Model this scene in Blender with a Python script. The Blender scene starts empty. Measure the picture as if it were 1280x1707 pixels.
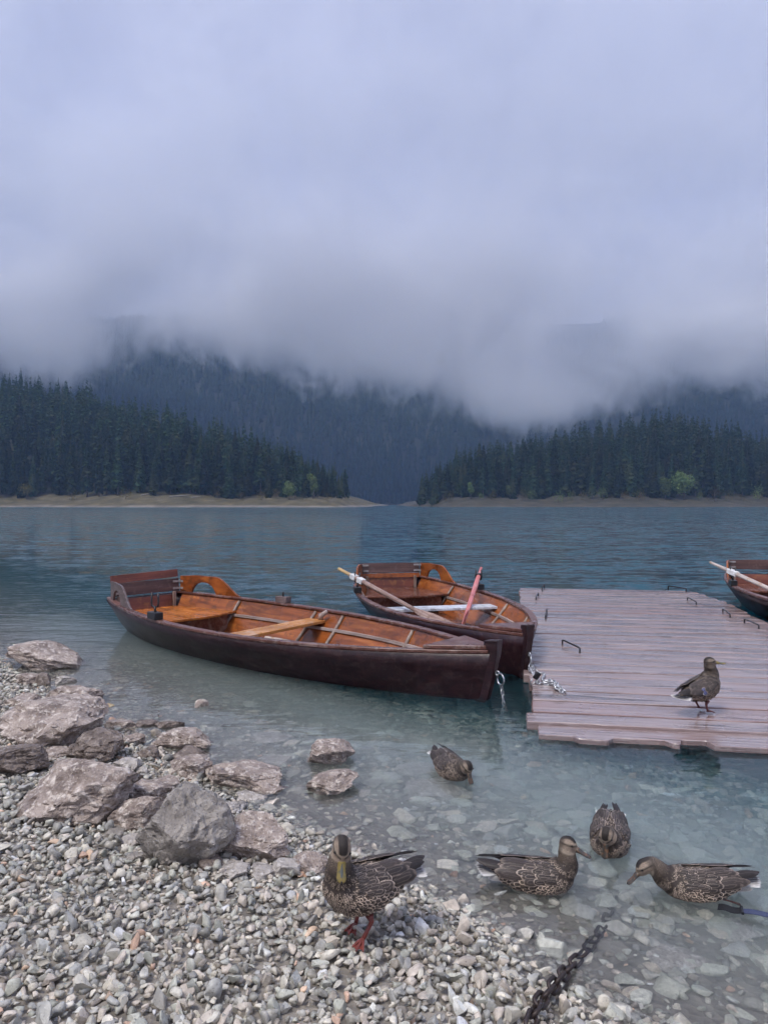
import bpy, math, random
import numpy as np
from mathutils import Vector, Matrix

random.seed(7)
RNG = np.random.default_rng(7)
scene = bpy.context.scene
COL = scene.collection

# ------------------------------------------------------------------ camera
H, F, Y0 = 1.5, 1230.0, 839.6          # eye height, focal length in photo pixels, horizon row
cam_d = bpy.data.cameras.new('camera')
cam_d.sensor_fit = 'VERTICAL'
cam_d.sensor_height = 36.0
cam_d.lens = F / 1707.0 * 36.0
cam_d.clip_start = 0.05
cam_d.clip_end = 6000.0
cam = bpy.data.objects.new('camera', cam_d)
COL.objects.link(cam)
cam.location = (0, 0, H)
cam.rotation_euler = (math.radians(90) - math.atan((853.5 - Y0) / F), 0, 0)
scene.camera = cam

# ------------------------------------------------------------------ world, sun, exposure
SUN_EL, SUN_AZ = math.radians(60), math.radians(222)
world = bpy.data.worlds.new('World')
scene.world = world
world.use_nodes = True
wn = world.node_tree.nodes
wl = world.node_tree.links
wn.clear()
w_out = wn.new('ShaderNodeOutputWorld')
w_bg = wn.new('ShaderNodeBackground')
w_bg.inputs['Strength'].default_value = 0.1
w_sky = wn.new('ShaderNodeTexSky')
w_sky.sky_type = 'NISHITA'
w_sky.sun_disc = False
w_sky.sun_elevation = SUN_EL
w_sky.sun_rotation = SUN_AZ
w_tc = wn.new('ShaderNodeTexCoord')
w_map = wn.new('ShaderNodeMapping')
w_map.inputs['Scale'].default_value = (1.0, 1.0, 0.85)
w_map.inputs['Location'].default_value = (3.4, 2.9, 1.6)
w_noise = wn.new('ShaderNodeTexNoise')
w_noise.inputs['Scale'].default_value = 2.2
w_noise.inputs['Detail'].default_value = 7.0
w_noise.inputs['Roughness'].default_value = 0.52
w_noise.inputs['Distortion'].default_value = 0.25
w_ramp = wn.new('ShaderNodeValToRGB')
w_ramp.color_ramp.interpolation = 'EASE'
w_ramp.color_ramp.elements[0].position = 0.34
w_ramp.color_ramp.elements[0].color = (2.45, 2.56, 3.55, 1)
w_ramp.color_ramp.elements[1].position = 0.66
w_ramp.color_ramp.elements[1].color = (4.1, 4.22, 5.3, 1)
w_mix = wn.new('ShaderNodeMix')
w_mix.data_type = 'RGBA'
w_mix.inputs[0].default_value = 0.95          # closed cloud cover over the clear sky
wl.new(w_tc.outputs['Generated'], w_map.inputs['Vector'])
wl.new(w_map.outputs['Vector'], w_noise.inputs['Vector'])
wl.new(w_noise.outputs['Fac'], w_ramp.inputs['Fac'])
wl.new(w_sky.outputs['Color'], w_mix.inputs[6])
wl.new(w_ramp.outputs['Color'], w_mix.inputs[7])
wl.new(w_mix.outputs[2], w_bg.inputs['Color'])
wl.new(w_bg.outputs['Background'], w_out.inputs['Surface'])

sun_d = bpy.data.lights.new('sun', 'SUN')
sun_d.energy = 1.5
sun_d.angle = math.radians(20)
sun_d.color = (1.0, 0.95, 0.885)
sun = bpy.data.objects.new('sun', sun_d)
COL.objects.link(sun)
_sd = Vector((math.sin(SUN_AZ) * math.cos(SUN_EL), math.cos(SUN_AZ) * math.cos(SUN_EL), math.sin(SUN_EL)))
sun.rotation_euler = (-_sd).to_track_quat('-Z', 'Y').to_euler()
sun.location = (0, -5, 40)

scene.view_settings.view_transform = 'Standard'
scene.view_settings.look = 'None'
scene.view_settings.gamma = 1.0
scene.view_settings.exposure = 0.95
scene.view_settings.use_curve_mapping = False
cy = scene.cycles
cy.use_denoising = True
cy.max_bounces = 10
cy.diffuse_bounces = 3
cy.glossy_bounces = 4
cy.transmission_bounces = 8
cy.transparent_max_bounces = 8
cy.volume_bounces = 8
cy.volume_step_rate = 1.0
cy.volume_max_steps = 96
cy.sample_clamp_indirect = 6.0
cy.use_adaptive_sampling = True
cy.adaptive_threshold = 0.03
cy.adaptive_min_samples = 16


# ------------------------------------------------------------------ helpers
def thing(name, label, cat, loc=(0, 0, 0), rotz=0.0, group=None, scale=1.0):
    o = bpy.data.objects.new(name, None)
    o.empty_display_size = 0.2
    COL.objects.link(o)
    o.location = loc
    o.rotation_euler = (0, 0, rotz)
    o.scale = (scale,) * 3
    return tag(o, label, cat, group)


def tag(o, label=None, cat=None, group=None, kind=None):
    if label: o['label'] = label
    if cat: o['category'] = cat
    if group: o['group'] = group
    if kind: o['kind'] = kind
    return o


def place(name, me, parent=None, loc=None, rot=None, scale=None):
    o = bpy.data.objects.new(name, me)
    COL.objects.link(o)
    if parent is not None: o.parent = parent
    if loc is not None: o.location = loc
    if rot is not None: o.rotation_euler = rot
    if scale is not None: o.scale = scale if hasattr(scale, '__len__') else (scale,) * 3
    return o


def mesh_np(name, V, Fc, mat=None, smooth=False, sharp=None):
    """V (n,3) array, Fc (m,k) int array (all the same k) or list of tuples"""
    me = bpy.data.meshes.new(name)
    V = np.asarray(V, dtype=np.float32)
    if isinstance(Fc, np.ndarray):
        m, k = Fc.shape
        me.vertices.add(len(V))
        me.vertices.foreach_set('co', V.ravel())
        me.loops.add(m * k)
        me.loops.foreach_set('vertex_index', Fc.astype(np.int32).ravel())
        me.polygons.add(m)
        me.polygons.foreach_set('loop_start', np.arange(0, m * k, k, dtype=np.int32))
        me.update(calc_edges=True)
    else:
        me.from_pydata([tuple(map(float, v)) for v in V], [], [tuple(int(i) for i in f) for f in Fc])
        me.update()
    me.validate()
    if smooth:
        me.polygons.foreach_set('use_smooth', np.ones(len(me.polygons), dtype=bool))
        if sharp is not None:
            me.set_sharp_from_angle(angle=math.radians(sharp))
    if mat is not None: me.materials.append(mat)
    return me


def col_attr(me, name, arr):
    a = me.color_attributes.new(name, 'FLOAT_COLOR', 'POINT')
    arr = np.asarray(arr, dtype=np.float32)
    if arr.shape[1] == 3: arr = np.hstack([arr, np.ones((len(arr), 1), np.float32)])
    a.data.foreach_set('color', arr.ravel())


def flt_attr(me, name, arr):
    a = me.attributes.new(name, 'FLOAT', 'POINT')
    a.data.foreach_set('value', np.asarray(arr, dtype=np.float32).ravel())


class MB:
    """collects shapes into one mesh"""
    def __init__(s):
        s.v = []; s.f = []; s.n = 0

    def add(s, V, Fc):
        V = np.asarray(V, dtype=float)
        s.v.append(V)
        s.f += [tuple(int(i) + s.n for i in f) for f in Fc]
        s.n += len(V)
        return s

    def box(s, c, size, rot=None):
        x, y, z = [q / 2 for q in size]
        V = np.array([(-x, -y, -z), (x, -y, -z), (x, y, -z), (-x, y, -z), (-x, -y, z), (x, -y, z), (x, y, z), (-x, y, z)])
        if rot is not None: V = V @ np.array(rot.to_3x3()).T
        return s.add(V + np.array(c), [(0, 3, 2, 1), (4, 5, 6, 7), (0, 1, 5, 4), (1, 2, 6, 5), (2, 3, 7, 6), (3, 0, 4, 7)])

    def tube(s, pts, rad, n=10, cap=True, squash=None):
        P = np.array(pts, dtype=float)
        m = len(P)
        R = np.array(rad if hasattr(rad, '__len__') else [rad] * m, dtype=float)
        T = np.gradient(P, axis=0)
        T /= np.linalg.norm(T, axis=1)[:, None]
        up = np.array((0, 0, 1.0)) if abs(T[0][2]) < 0.9 else np.array((1.0, 0, 0))
        V = []
        for i in range(m):
            a = np.cross(T[i], up); a /= np.linalg.norm(a)
            b = np.cross(a, T[i]); up = b
            for k in range(n):
                t = 2 * math.pi * k / n
                V.append(P[i] + R[i] * (a * math.cos(t) + b * math.sin(t) * (squash or 1)))
        Fc = [(i * n + k, i * n + (k + 1) % n, (i + 1) * n + (k + 1) % n, (i + 1) * n + k) for i in range(m - 1) for k in range(n)]
        if cap:
            Fc += [tuple(range(n - 1, -1, -1)), tuple((m - 1) * n + k for k in range(n))]
        return s.add(V, Fc)

    def loft(s, rings, closed=True, cap=True):
        n = len(rings[0]); m = len(rings)
        V = np.vstack([np.array(r, dtype=float) for r in rings])
        kk = n if closed else n - 1
        Fc = [(i * n + k, i * n + (k + 1) % n, (i + 1) * n + (k + 1) % n, (i + 1) * n + k) for i in range(m - 1) for k in range(kk)]
        if cap and closed:
            Fc += [tuple(range(n - 1, -1, -1)), tuple((m - 1) * n + k for k in range(n))]
        return s.add(V, Fc)

    def torus(s, c, R, r, axis='y', n=20, m=8, sx=1.0, M=None):
        V = []
        for i in range(n):
            t = 2 * math.pi * i / n
            for k in range(m):
                p = 2 * math.pi * k / m
                q = ((R + r * math.cos(p)) * math.cos(t) * sx, r * math.sin(p), (R + r * math.cos(p)) * math.sin(t))
                if axis == 'z': q = (q[0], q[2], q[1])
                if axis == 'x': q = (q[1], q[0], q[2])
                V.append(q)
        V = np.array(V)
        if M is not None: V = V @ np.array(M.to_3x3()).T
        Fc = [(i * m + k, i * m + (k + 1) % m, ((i + 1) % n) * m + (k + 1) % m, ((i + 1) % n) * m + k) for i in range(n) for k in range(m)]
        return s.add(V + np.array(c), Fc)

    def build(s, name, mat, parent=None, smooth=False, sharp=None, bevel=0.0, seg=2):
        me = mesh_np(name, np.vstack(s.v), s.f, mat, smooth or bevel > 0, sharp if sharp is not None else (35 if bevel > 0 else None))
        o = place(name, me, parent)
        if bevel > 0:
            b = o.modifiers.new('bevel', 'BEVEL')
            b.width = bevel; b.segments = seg; b.limit_method = 'ANGLE'; b.angle_limit = math.radians(40)
        return o


def vnoise(P, seed=0):
    """smooth value noise in [-1, 1]; P (n,3)"""
    P = np.asarray(P, dtype=float) + seed * 17.31
    I = np.floor(P).astype(np.int64); f = P - I
    u = f * f * (3 - 2 * f)
    def h(dx, dy, dz):
        n = (I[:, 0] + dx) * 374761393 + (I[:, 1] + dy) * 668265263 + (I[:, 2] + dz) * 2147483647 + seed * 974634777
        n = (n ^ (n >> 13)) * 1274126177
        n = n ^ (n >> 16)
        return (n & 0xffff) / 32767.5 - 1.0
    def L(a, b, t): return a + (b - a) * t
    return L(L(L(h(0,0,0), h(1,0,0), u[:,0]), L(h(0,1,0), h(1,1,0), u[:,0]), u[:,1]),
             L(L(h(0,0,1), h(1,0,1), u[:,0]), L(h(0,1,1), h(1,1,1), u[:,0]), u[:,1]), u[:,2])


def fbm(P, octs=4, seed=0, gain=0.5, lac=2.03):
    s = 0; a = 1.0; P = np.asarray(P, dtype=float)
    for k in range(octs):
        s = s + a * vnoise(P, seed + k); a *= gain; P = P * lac
    return s


def sstep(a, b, x):
    t = np.clip((np.asarray(x, dtype=float) - a) / (b - a), 0, 1)
    return t * t * (3 - 2 * t)


class NG:
    """short-hand for shader node trees"""
    def __init__(s, name, disp=False):
        s.m = bpy.data.materials.new(name)
        s.m.use_nodes = True
        s.t = s.m.node_tree; s.t.nodes.clear()
        s.out = s.t.nodes.new('ShaderNodeOutputMaterial')

    def n(s, typ, ins=None, out=0, **props):
        nd = s.t.nodes.new('ShaderNode' + typ)
        for k, v in props.items(): setattr(nd, k, v)
        for k, v in (ins or {}).items():
            if isinstance(v, bpy.types.NodeSocket): s.t.links.new(v, nd.inputs[k])
            else: nd.inputs[k].default_value = v
        return nd if out is None else nd.outputs[out]

    def math(s, op, a, b=0.0, c=None, clamp=False):
        d = {0: a, 1: b}
        if c is not None: d[2] = c
        return s.n('Math', d, operation=op, use_clamp=clamp)

    def mix(s, f, a, b, blend='MIX'):
        def c(v): return v if isinstance(v, bpy.types.NodeSocket) else tuple(v) + ((1,) if len(v) == 3 else ())
        return s.n('Mix', {0: f, 6: c(a), 7: c(b)}, out=2, data_type='RGBA', blend_type=blend)

    def ramp(s, f, *stops, interp='LINEAR'):
        nd = s.n('ValToRGB', {'Fac': f}, out=None)
        cr = nd.color_ramp; cr.interpolation = interp
        while len(cr.elements) < len(stops): cr.elements.new(0.5)
        for e, (p, c) in zip(cr.elements, stops):
            e.position = p
            e.color = (c, c, c, 1) if not hasattr(c, '__len__') else tuple(c) + (1,)
        return nd.outputs['Color']

    def rng(s, f, a, b, c, d, smooth=True):
        return s.n('MapRange', {0: f, 1: a, 2: b, 3: c, 4: d}, interpolation_type='SMOOTHSTEP' if smooth else 'LINEAR')

    def obj(s): return s.n('TexCoord', out=3)
    def pos(s): return s.n('NewGeometry', out=0)

    def mapv(s, vec, scale=(1, 1, 1), loc=(0, 0, 0), rot=(0, 0, 0)):
        return s.n('Mapping', {'Vector': vec, 'Scale': scale, 'Location': loc, 'Rotation': rot})

    def noise(s, vec, scale=5.0, detail=4.0, rough=0.5, dist=0.0):
        return s.n('TexNoise', {'Vector': vec, 'Scale': scale, 'Detail': detail, 'Roughness': rough, 'Distortion': dist})

    def bump(s, h, strength=0.5, dist=0.01, normal=None):
        d = {'Strength': strength, 'Distance': dist, 'Height': h}
        if normal is not None: d['Normal'] = normal
        return s.n('Bump', d)

    def pbr(s, color, rough=0.5, normal=None, **kw):
        d = {'Base Color': color if isinstance(color, bpy.types.NodeSocket) else tuple(color) + (1,), 'Roughness': rough}
        if normal is not None: d['Normal'] = normal
        for k, v in kw.items(): d[k.replace('_', ' ')] = v
        b = s.n('BsdfPrincipled', d)
        s.t.links.new(b, s.out.inputs['Surface'])
        return s.m


def px_ground(px, py, z=0.0):
    """where the sight line through a photo pixel meets height z"""
    pitch = math.atan((853.5 - Y0) / F)
    a = (px - 640) / F; b = (py - 853.5) / F
    dy = math.cos(pitch) - b * math.sin(pitch); dz = -math.sin(pitch) - b * math.cos(pitch)
    k = (z - H) / dz
    return np.array((a * k, dy * k, z))

# ------------------------------------------------------------------ ground, lake bed, far shores, mountain
def shore_s(x, y):
    return 0.74 * x + 0.67 * y - 1.89


def ground_z(x, y):
    x = np.asarray(x, dtype=float); y = np.asarray(y, dtype=float)
    s = shore_s(x, y) + 0.10 * vnoise(np.stack([x * 1.3, y * 1.3, x * 0], -1).reshape(-1, 3), 3).reshape(x.shape)
    land = -0.115 * s
    wet = -(0.125 * s + 0.045 * s * s)
    wet = np.where(s > 3.2, -(0.861 + 0.42 * (s - 3.2)), wet)
    z = np.where(s < 0, land, wet)
    z = np.where(s < -3, 0.345 + 0.05 * (-s - 3), z)
    return np.maximum(z, -14.0) + 0.012 * vnoise(np.stack([x * 4, y * 4, x * 0], -1).reshape(-1, 3), 5).reshape(x.shape)


def grid_mesh(name, xs, ys, zf, mat, smooth=True):
    X, Y = np.meshgrid(xs, ys)
    Z = zf(X, Y)
    V = np.stack([X, Y, Z], -1).reshape(-1, 3)
    nx, ny = len(xs), len(ys)
    i, j = np.meshgrid(np.arange(nx - 1), np.arange(ny - 1))
    a = (j * nx + i).ravel()
    Fc = np.stack([a, a + 1, a + nx + 1, a + nx], -1)
    return mesh_np(name, V, Fc, mat, smooth)


def m_ground():
    g = NG('wet gravel ground'); p = g.pos()
    n1 = g.noise(p, 9, 6, 0.6); n2 = g.n('TexVoronoi', {'Vector': p, 'Scale': 28.0})
    c = g.ramp(n1, (0.3, (0.15, 0.133, 0.115)), (0.6, (0.27, 0.243, 0.212)), (0.8, (0.36, 0.33, 0.29)))
    return g.pbr(c, 0.6, g.bump(n2, 0.8, 0.02))


def m_bank(name, tone):
    g = NG(name); p = g.pos()
    z = g.n('SeparateXYZ', {0: p}, out=2)
    n1 = g.noise(g.mapv(p, (1, 1, 3)), 0.16, 6, 0.65)
    n2 = g.noise(g.mapv(p, (0.3, 1, 1)), 0.05, 3)
    grass = g.ramp(n1, (0.25, (0.035, 0.036, 0.014)), (0.5, (0.115, 0.095, 0.045)), (0.68, (0.20, 0.16, 0.085)), (0.85, (0.09, 0.085, 0.03)))
    sand = g.ramp(n1, (0.3, (0.12, 0.10, 0.085)), (0.7, (0.36, 0.33, 0.29)))
    zz = g.math('ADD', z, g.math('MULTIPLY', n2, 1.6))
    c = g.mix(g.rng(zz, 1.0, 1.9, 0, 1), sand, grass)
    c = g.mix(tone, c, g.ramp(n1, (0.35, (0.022, 0.024, 0.014)), (0.6, (0.05, 0.045, 0.032)), (0.75, (0.10, 0.09, 0.078))))
    c = g.mix(g.rng(zz, 6.0, 8.0, 0, 1), c, (0.03, 0.035, 0.018))
    return g.pbr(c, 0.9, g.bump(n1, 0.6, 0.6))


def m_mountain():
    g = NG('forest floor'); p = g.pos()
    n1 = g.noise(p, 0.02, 5)
    return g.pbr(g.ramp(n1, (0.3, (0.018, 0.024, 0.016)), (0.7, (0.045, 0.05, 0.034))), 0.95)


xs = np.concatenate([np.arange(-420, -12, 12.0), np.arange(-12, 14, 0.12), np.arange(14, 430, 12.0)])
ys = np.concatenate([np.arange(-60, -2, 4.0), np.arange(-2, 12, 0.12), np.arange(12, 40, 1.0), np.arange(40, 420, 12.0)])
ground = place('gravel_beach', grid_mesh('gravel_beach', xs, ys, ground_z, m_ground()))
tag(ground, 'grey gravel beach sloping under the clear lake water', kind='structure')

LA = np.array([(-300, 58), (0, 50), (100, 43), (200, 34), (300, 24), (400, 15), (500, 6), (565, 2), (625, 0), (640, -4), (700, -8)], float)
RA = np.array([(560, -8), (670, -3), (690, 0), (710, 1), (800, 6), (900, 12), (980, 19), (1060, 24), (1120, 26), (1200, 22), (1280, 13), (1400, 8)], float)


def shore_left(x, y):
    px = 640 + F * x / y
    d = y - (318 + 10 * np.sin(x * 0.021) + 5 * np.sin(x * 0.083 + 1) + 50 * sstep(545, 640, px))
    r = np.interp(px, LA[:, 0], LA[:, 1])
    end = sstep(620, 565, px)
    z = 1.0 * sstep(-2, 6, d) * (.35 + .65 * end) + 2.8 * sstep(4, 22, d) * end + np.maximum(r, 0) * sstep(15, 95, d) - 4.0 * sstep(4, -30, d)
    z = z - 6 * sstep(600, 690, px) + 3 * sstep(95, 250, d)
    return z + 0.5 * sstep(0, 10, d) * fbm(np.stack([x, y, x * 0], -1).reshape(-1, 3) * 0.12, 3, 9).reshape(x.shape)


def shore_right(x, y):
    px = 640 + F * x / y
    d = y - (340 + 8 * np.sin(x * 0.027 + 2) + 4 * np.sin(x * 0.11) + 40 * sstep(760, 680, px))
    r = np.interp(px, RA[:, 0], RA[:, 1])
    end = sstep(690, 730, px)
    z = 1.2 * sstep(-2, 6, d) + 2.6 * sstep(4, 22, d) * end + np.maximum(r, 0) * sstep(15, 85, d) - 4.0 * sstep(4, -30, d)
    z = z - 6 * sstep(700, 630, px) + 3 * sstep(95, 250, d)
    return z + 0.6 * sstep(0, 10, d) * fbm(np.stack([x, y, x * 0], -1).reshape(-1, 3) * 0.12, 3, 19).reshape(x.shape)


def mountain_z(x, y):
    P = np.stack([x, y, x * 0], -1).reshape(-1, 3)
    f = fbm(P * 0.004, 4, 31).reshape(x.shape)
    d = y - 800 - 60 * np.sin(x * 0.006 + 1.0)
    z = np.where(d < 0, 0.06 * d, 0.52 * d * sstep(-60, 140, d)) + 34 * f * sstep(0, 200, d) + 0.10 * np.maximum(-x, 0) * sstep(0, 200, d)
    cap = 0.245 * y + 12 * f
    return np.where(z > cap - 60, cap - 60 + 60 * (1 - np.exp(-np.maximum(z - cap + 60, 0) / 60)), z)


BANK, BANKR, MTN = m_bank('grassy bank', 0.3), m_bank('stony brown bank', 0.88), m_mountain()
o = place('shore_bank', grid_mesh('shore_bank', np.arange(-460, 34, 3.0), np.arange(285, 600, 3.0), shore_left, BANK))
tag(o, 'straw coloured grassy bank below the left wood', kind='structure')
o = place('shore_bank', grid_mesh('shore_bank', np.arange(-10, 460, 3.0), np.arange(305, 600, 3.0), shore_right, BANKR))
tag(o, 'brown stony bank below the right wood', kind='structure')
o = place('mountain', grid_mesh('mountain', np.arange(-1500, 1501, 15.0), np.arange(700, 1710, 15.0), mountain_z, MTN))
tag(o, 'steep forested mountain vanishing into the low cloud', kind='structure')


# water: one closed body with a flat top, its lower faces buried under the bed
def m_water():
    g = NG('lake water'); p = g.pos()
    s = g.n('VectorMath', {0: p, 1: (0.74, 0.67, 0)}, out=1, operation='DOT_PRODUCT')   # distance off the beach
    open_w = g.rng(s, 3.2, 15.0, 0.0, 1.0)
    far = g.rng(s, 12.0, 90.0, 0.0, 1.0)
    w1 = g.noise(g.mapv(p, (1.0, 2.2, 1), rot=(0, 0, 0.12)), 2.6, 3, 0.55, 0.3)
    w2 = g.noise(g.mapv(p, (1.0, 2.6, 1), rot=(0, 0, -0.1)), 0.55, 3, 0.6, 0.2)
    w3 = g.noise(g.mapv(p, (1.0, 1.3, 1), rot=(0, 0, 0.7)), 5.5, 2, 0.5, 0.6)
    vo = g.n('TexVoronoi', {'Vector': p, 'Scale': 1.9}, out=None, voronoi_dimensions='2D')
    d = vo.outputs['Distance']
    rad = g.math('MULTIPLY', g.n('SeparateColor', {0: vo.outputs['Color']}), 0.26)
    ring = g.math('MULTIPLY', g.math('SINE', g.math('MULTIPLY', d, 95.0)),
                  g.math('MULTIPLY', g.rng(d, 0.0, 0.05, 0.25, 1.0), g.n('MapRange', {0: g.math('SUBTRACT', d, rad), 1: -0.035, 2: 0.015, 3: 1.0, 4: 0.0})))
    keep = g.math('GREATER_THAN', g.n('SeparateColor', {0: vo.outputs['Color']}, out=1), 0.55)
    ring = g.math('MULTIPLY', ring, keep)
    hh = g.math('ADD', g.math('MULTIPLY', w1, g.math('ADD', 0.006, g.math('MULTIPLY', open_w, 0.03))),
                g.math('MULTIPLY', w2, g.math('ADD', 0.008, g.math('MULTIPLY', open_w, 0.08))))
    hh = g.math('ADD', hh, g.math('MULTIPLY', w3, g.math('ADD', 0.0022, g.math('MULTIPLY', open_w, 0.03))))
    hh = g.math('ADD', hh, g.math('MULTIPLY', ring, 0.0013))
    # wave slopes of the open lake, set directly so that they do not fade with distance
    def slope(sc_, k, st, rt):
        return g.n('VectorMath', {0: g.n('VectorMath', {0: g.n('TexNoise', {'Vector': g.mapv(p, st, rot=(0, 0, rt)), 'Scale': sc_, 'Detail': 2.0}, out=1), 1: (.5, .5, .5)}, operation='SUBTRACT'), 1: (k, k * 1.5, 0)}, operation='MULTIPLY')
    sl = g.n('VectorMath', {0: slope(3.2, 1.8, (1, 2.0, 1), .15), 1: slope(.7, 1.3, (1, 2.4, 1), -.1)}, operation='ADD')
    sl = g.n('VectorMath', {0: sl, 3: open_w}, operation='SCALE')
    nn = g.n('VectorMath', {0: g.n('VectorMath', {0: sl, 1: (0, 0, 1)}, operation='ADD')}, operation='NORMALIZE')
    nn = g.n('VectorMath', {0: nn, 3: g.math('SUBTRACT', 1.0, g.math('MULTIPLY', g.n('NewGeometry', out=6), 2.0))}, operation='SCALE')   # seen from below it points down
    nrm = g.bump(hh, 1.0, 1.0, nn)
    rough = g.math('ADD', 0.015, g.math('MULTIPLY', far, 0.08))
    g.pbr((1, 1, 1), rough, nrm, IOR=1.333, Transmission_Weight=1.0)
    sc = g.n('VolumeScatter', {'Color': (0.26, 0.70, 0.84, 1), 'Density': 0.50, 'Anisotropy': 0.3})
    ab = g.n('VolumeAbsorption', {'Color': (0.22, 0.64, 0.72, 1), 'Density': 0.8})
    g.t.links.new(g.n('AddShader', {0: sc, 1: ab}), g.out.inputs['Volume'])
    g.m.cycles.homogeneous_volume = True
    return g.m


mb = MB().box((0, 690, -10), (3400, 1500, 20))
water = mb.build('lake_water', m_water())
tag(water, 'clear teal lake water pocked by raindrops', kind='structure')


# silt hanging in the shallows: a wedge that thins out towards open water
def m_silt():
    g = NG('suspended silt')
    sc = g.n('VolumeScatter', {'Color': (0.93, 0.89, 0.80, 1), 'Density': 2.5, 'Anisotropy': 0.3})
    g.t.links.new(sc, g.out.inputs['Volume'])
    g.m.cycles.homogeneous_volume = True
    return g.m


_n = np.array((0.741, 0.671)); _t = np.array((0.671, -0.741))
rings = []
for tt in (-9.0, 7.0):
    rings.append([(*(_n * (1.89 + s_) + _t * (tt - 1.5)), z_) for s_, z_ in ((-0.6, -0.006), (1.9, -0.006), (0.35, -1.3), (-0.6, -1.3))])
rings = rings[::-1]
silt = MB().loft(rings).build('silty_water', m_silt())
tag(silt, 'milky silt hanging in the shallow water', kind='stuff')

# ------------------------------------------------------------------ trees
def m_foliage(name, a, b, c=None):
    g = NG(name)
    p = g.pos()
    rnd = g.n('ObjectInfo', out=5)
    n = g.noise(p, 0.9, 3)
    n2 = g.noise(p, 0.14, 2)
    col = g.mix(g.rng(n, 0.3, 0.7, 0, 1), a, b)
    col = g.mix(g.math('MULTIPLY', g.rng(n2, 0.45, 0.7, 0, 1), 0.7), col, c or b)
    col = g.n('HueSaturation', {'Color': col, 'Value': g.math('ADD', 0.55, g.math('MULTIPLY', rnd, 0.95)), 'Hue': g.math('ADD', 0.485, g.math('MULTIPLY', rnd, 0.03))})
    d = g.n('BsdfDiffuse', {'Color': col})
    t = g.n('BsdfTranslucent', {'Color': col})
    g.t.links.new(g.n('MixShader', {0: 0.25, 1: d, 2: t}), g.out.inputs['Surface'])
    return g.m


def m_bark():
    g = NG('spruce bark')
    n = g.noise(g.mapv(g.pos(), (3, 3, 0.6)), 1.5, 4)
    return g.pbr(g.ramp(n, (0.3, (0.06, 0.05, 0.045)), (0.7, (0.20, 0.175, 0.16))), 0.9)


SPRUCE = m_foliage('spruce needles', (0.018, 0.037, 0.020), (0.055, 0.088, 0.042), (0.088, 0.095, 0.042))
BARK = m_bark()
PALE = m_foliage('pale green leaves', (0.08, 0.125, 0.045), (0.165, 0.215, 0.078), (0.19, 0.20, 0.065))
AUTUMN = m_foliage('autumn leaves', (0.060, 0.062, 0.022), (0.13, 0.105, 0.035), (0.15, 0.085, 0.03))
FARSPRUCE = m_foliage('far spruce needles', (0.018, 0.030, 0.021), (0.036, 0.052, 0.034), (0.050, 0.058, 0.036))


def spruce_geo(rg, whorls, nb, h=24.0, R=3.2, bare=0.08, fork=True, thin=1.0):
    """crown of drooping branch fans, 1 to 2 quads a branch"""
    V = []; Q = []
    for i in range(whorls):
        t = (i + rg.random() * 0.6) / whorls
        z = h * (bare + (0.985 - bare) * t)
        r = R * ((1 - t) ** 0.84) * (0.8 + 0.35 * rg.random()) + 0.10
        if t < 0.12: r *= 0.75
        a0 = rg.random() * 6.28
        for k in range(nb):
            if rg.random() > thin: continue
            a = a0 + 6.283 * k / nb + rg.uniform(-0.3, 0.3)
            rr = r * rg.uniform(0.55, 1.2); z = h * (bare + (0.985 - bare) * min(t + rg.uniform(-.5, .5) / whorls, .995))
            ca, sa = math.cos(a), math.sin(a)
            w = rr * rg.uniform(0.24, 0.36) + 0.12
            zb = z + rr * 0.16
            droop = rr * rg.uniform(0.35, 0.75)
            def P(q, s, dz): return (q * ca - s * sa, q * sa + s * ca, dz)
            n = len(V)
            V += [P(0.0, 0, zb), P(rr * 0.55, -w, zb - droop * 0.55), P(rr, 0, zb - droop), P(rr * 0.55, w, zb - droop * 0.55)]
            Q += [(n, n + 1, n + 2, n + 3)]
            if fork:
                n = len(V)
                V += [P(rr * 0.15, 0, zb - 0.05), P(rr * 0.95, 0, zb - droop * 0.9), P(rr * 0.72, w * 0.3, zb - droop - rr * 0.34), P(rr * 0.28, -w * 0.3, zb - droop * 0.4 - rr * 0.34)]
                Q += [(n, n + 1, n + 2, n + 3)]
    n = len(V)
    for k in range(3):
        a = 2.094 * k
        V += [(0.22 * math.cos(a), 0.22 * math.sin(a), h * 0.93)]
    V += [(0, 0, h * 1.02)]
    Q += [(n, n + 1, n + 3, n + 3), (n + 1, n + 2, n + 3, n + 3), (n + 2, n, n + 3, n + 3)]
    Q = [q for q in Q if len(set(q)) == 4]
    return np.array(V), np.array(Q)


def mass_trees(name, pts, hs, geos, mat, rg):
    Vs = []; Fs = []; n = 0
    for (x, y, z), h in zip(pts, hs):
        V, Q = geos[rg.integers(len(geos))]
        a = rg.random() * 6.28; k = h / 24.0
        kr = k * rg.uniform(0.8, 1.2)
        c, s = math.cos(a) * kr, math.sin(a) * kr
        W = np.stack([V[:, 0] * c - V[:, 1] * s + x, V[:, 0] * s + V[:, 1] * c + y, V[:, 2] * k + z], -1)
        Vs.append(W); Fs.append(Q + n); n += len(V)
    return place(name, mesh_np(name, np.vstack(Vs), np.vstack(Fs), mat))


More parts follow.
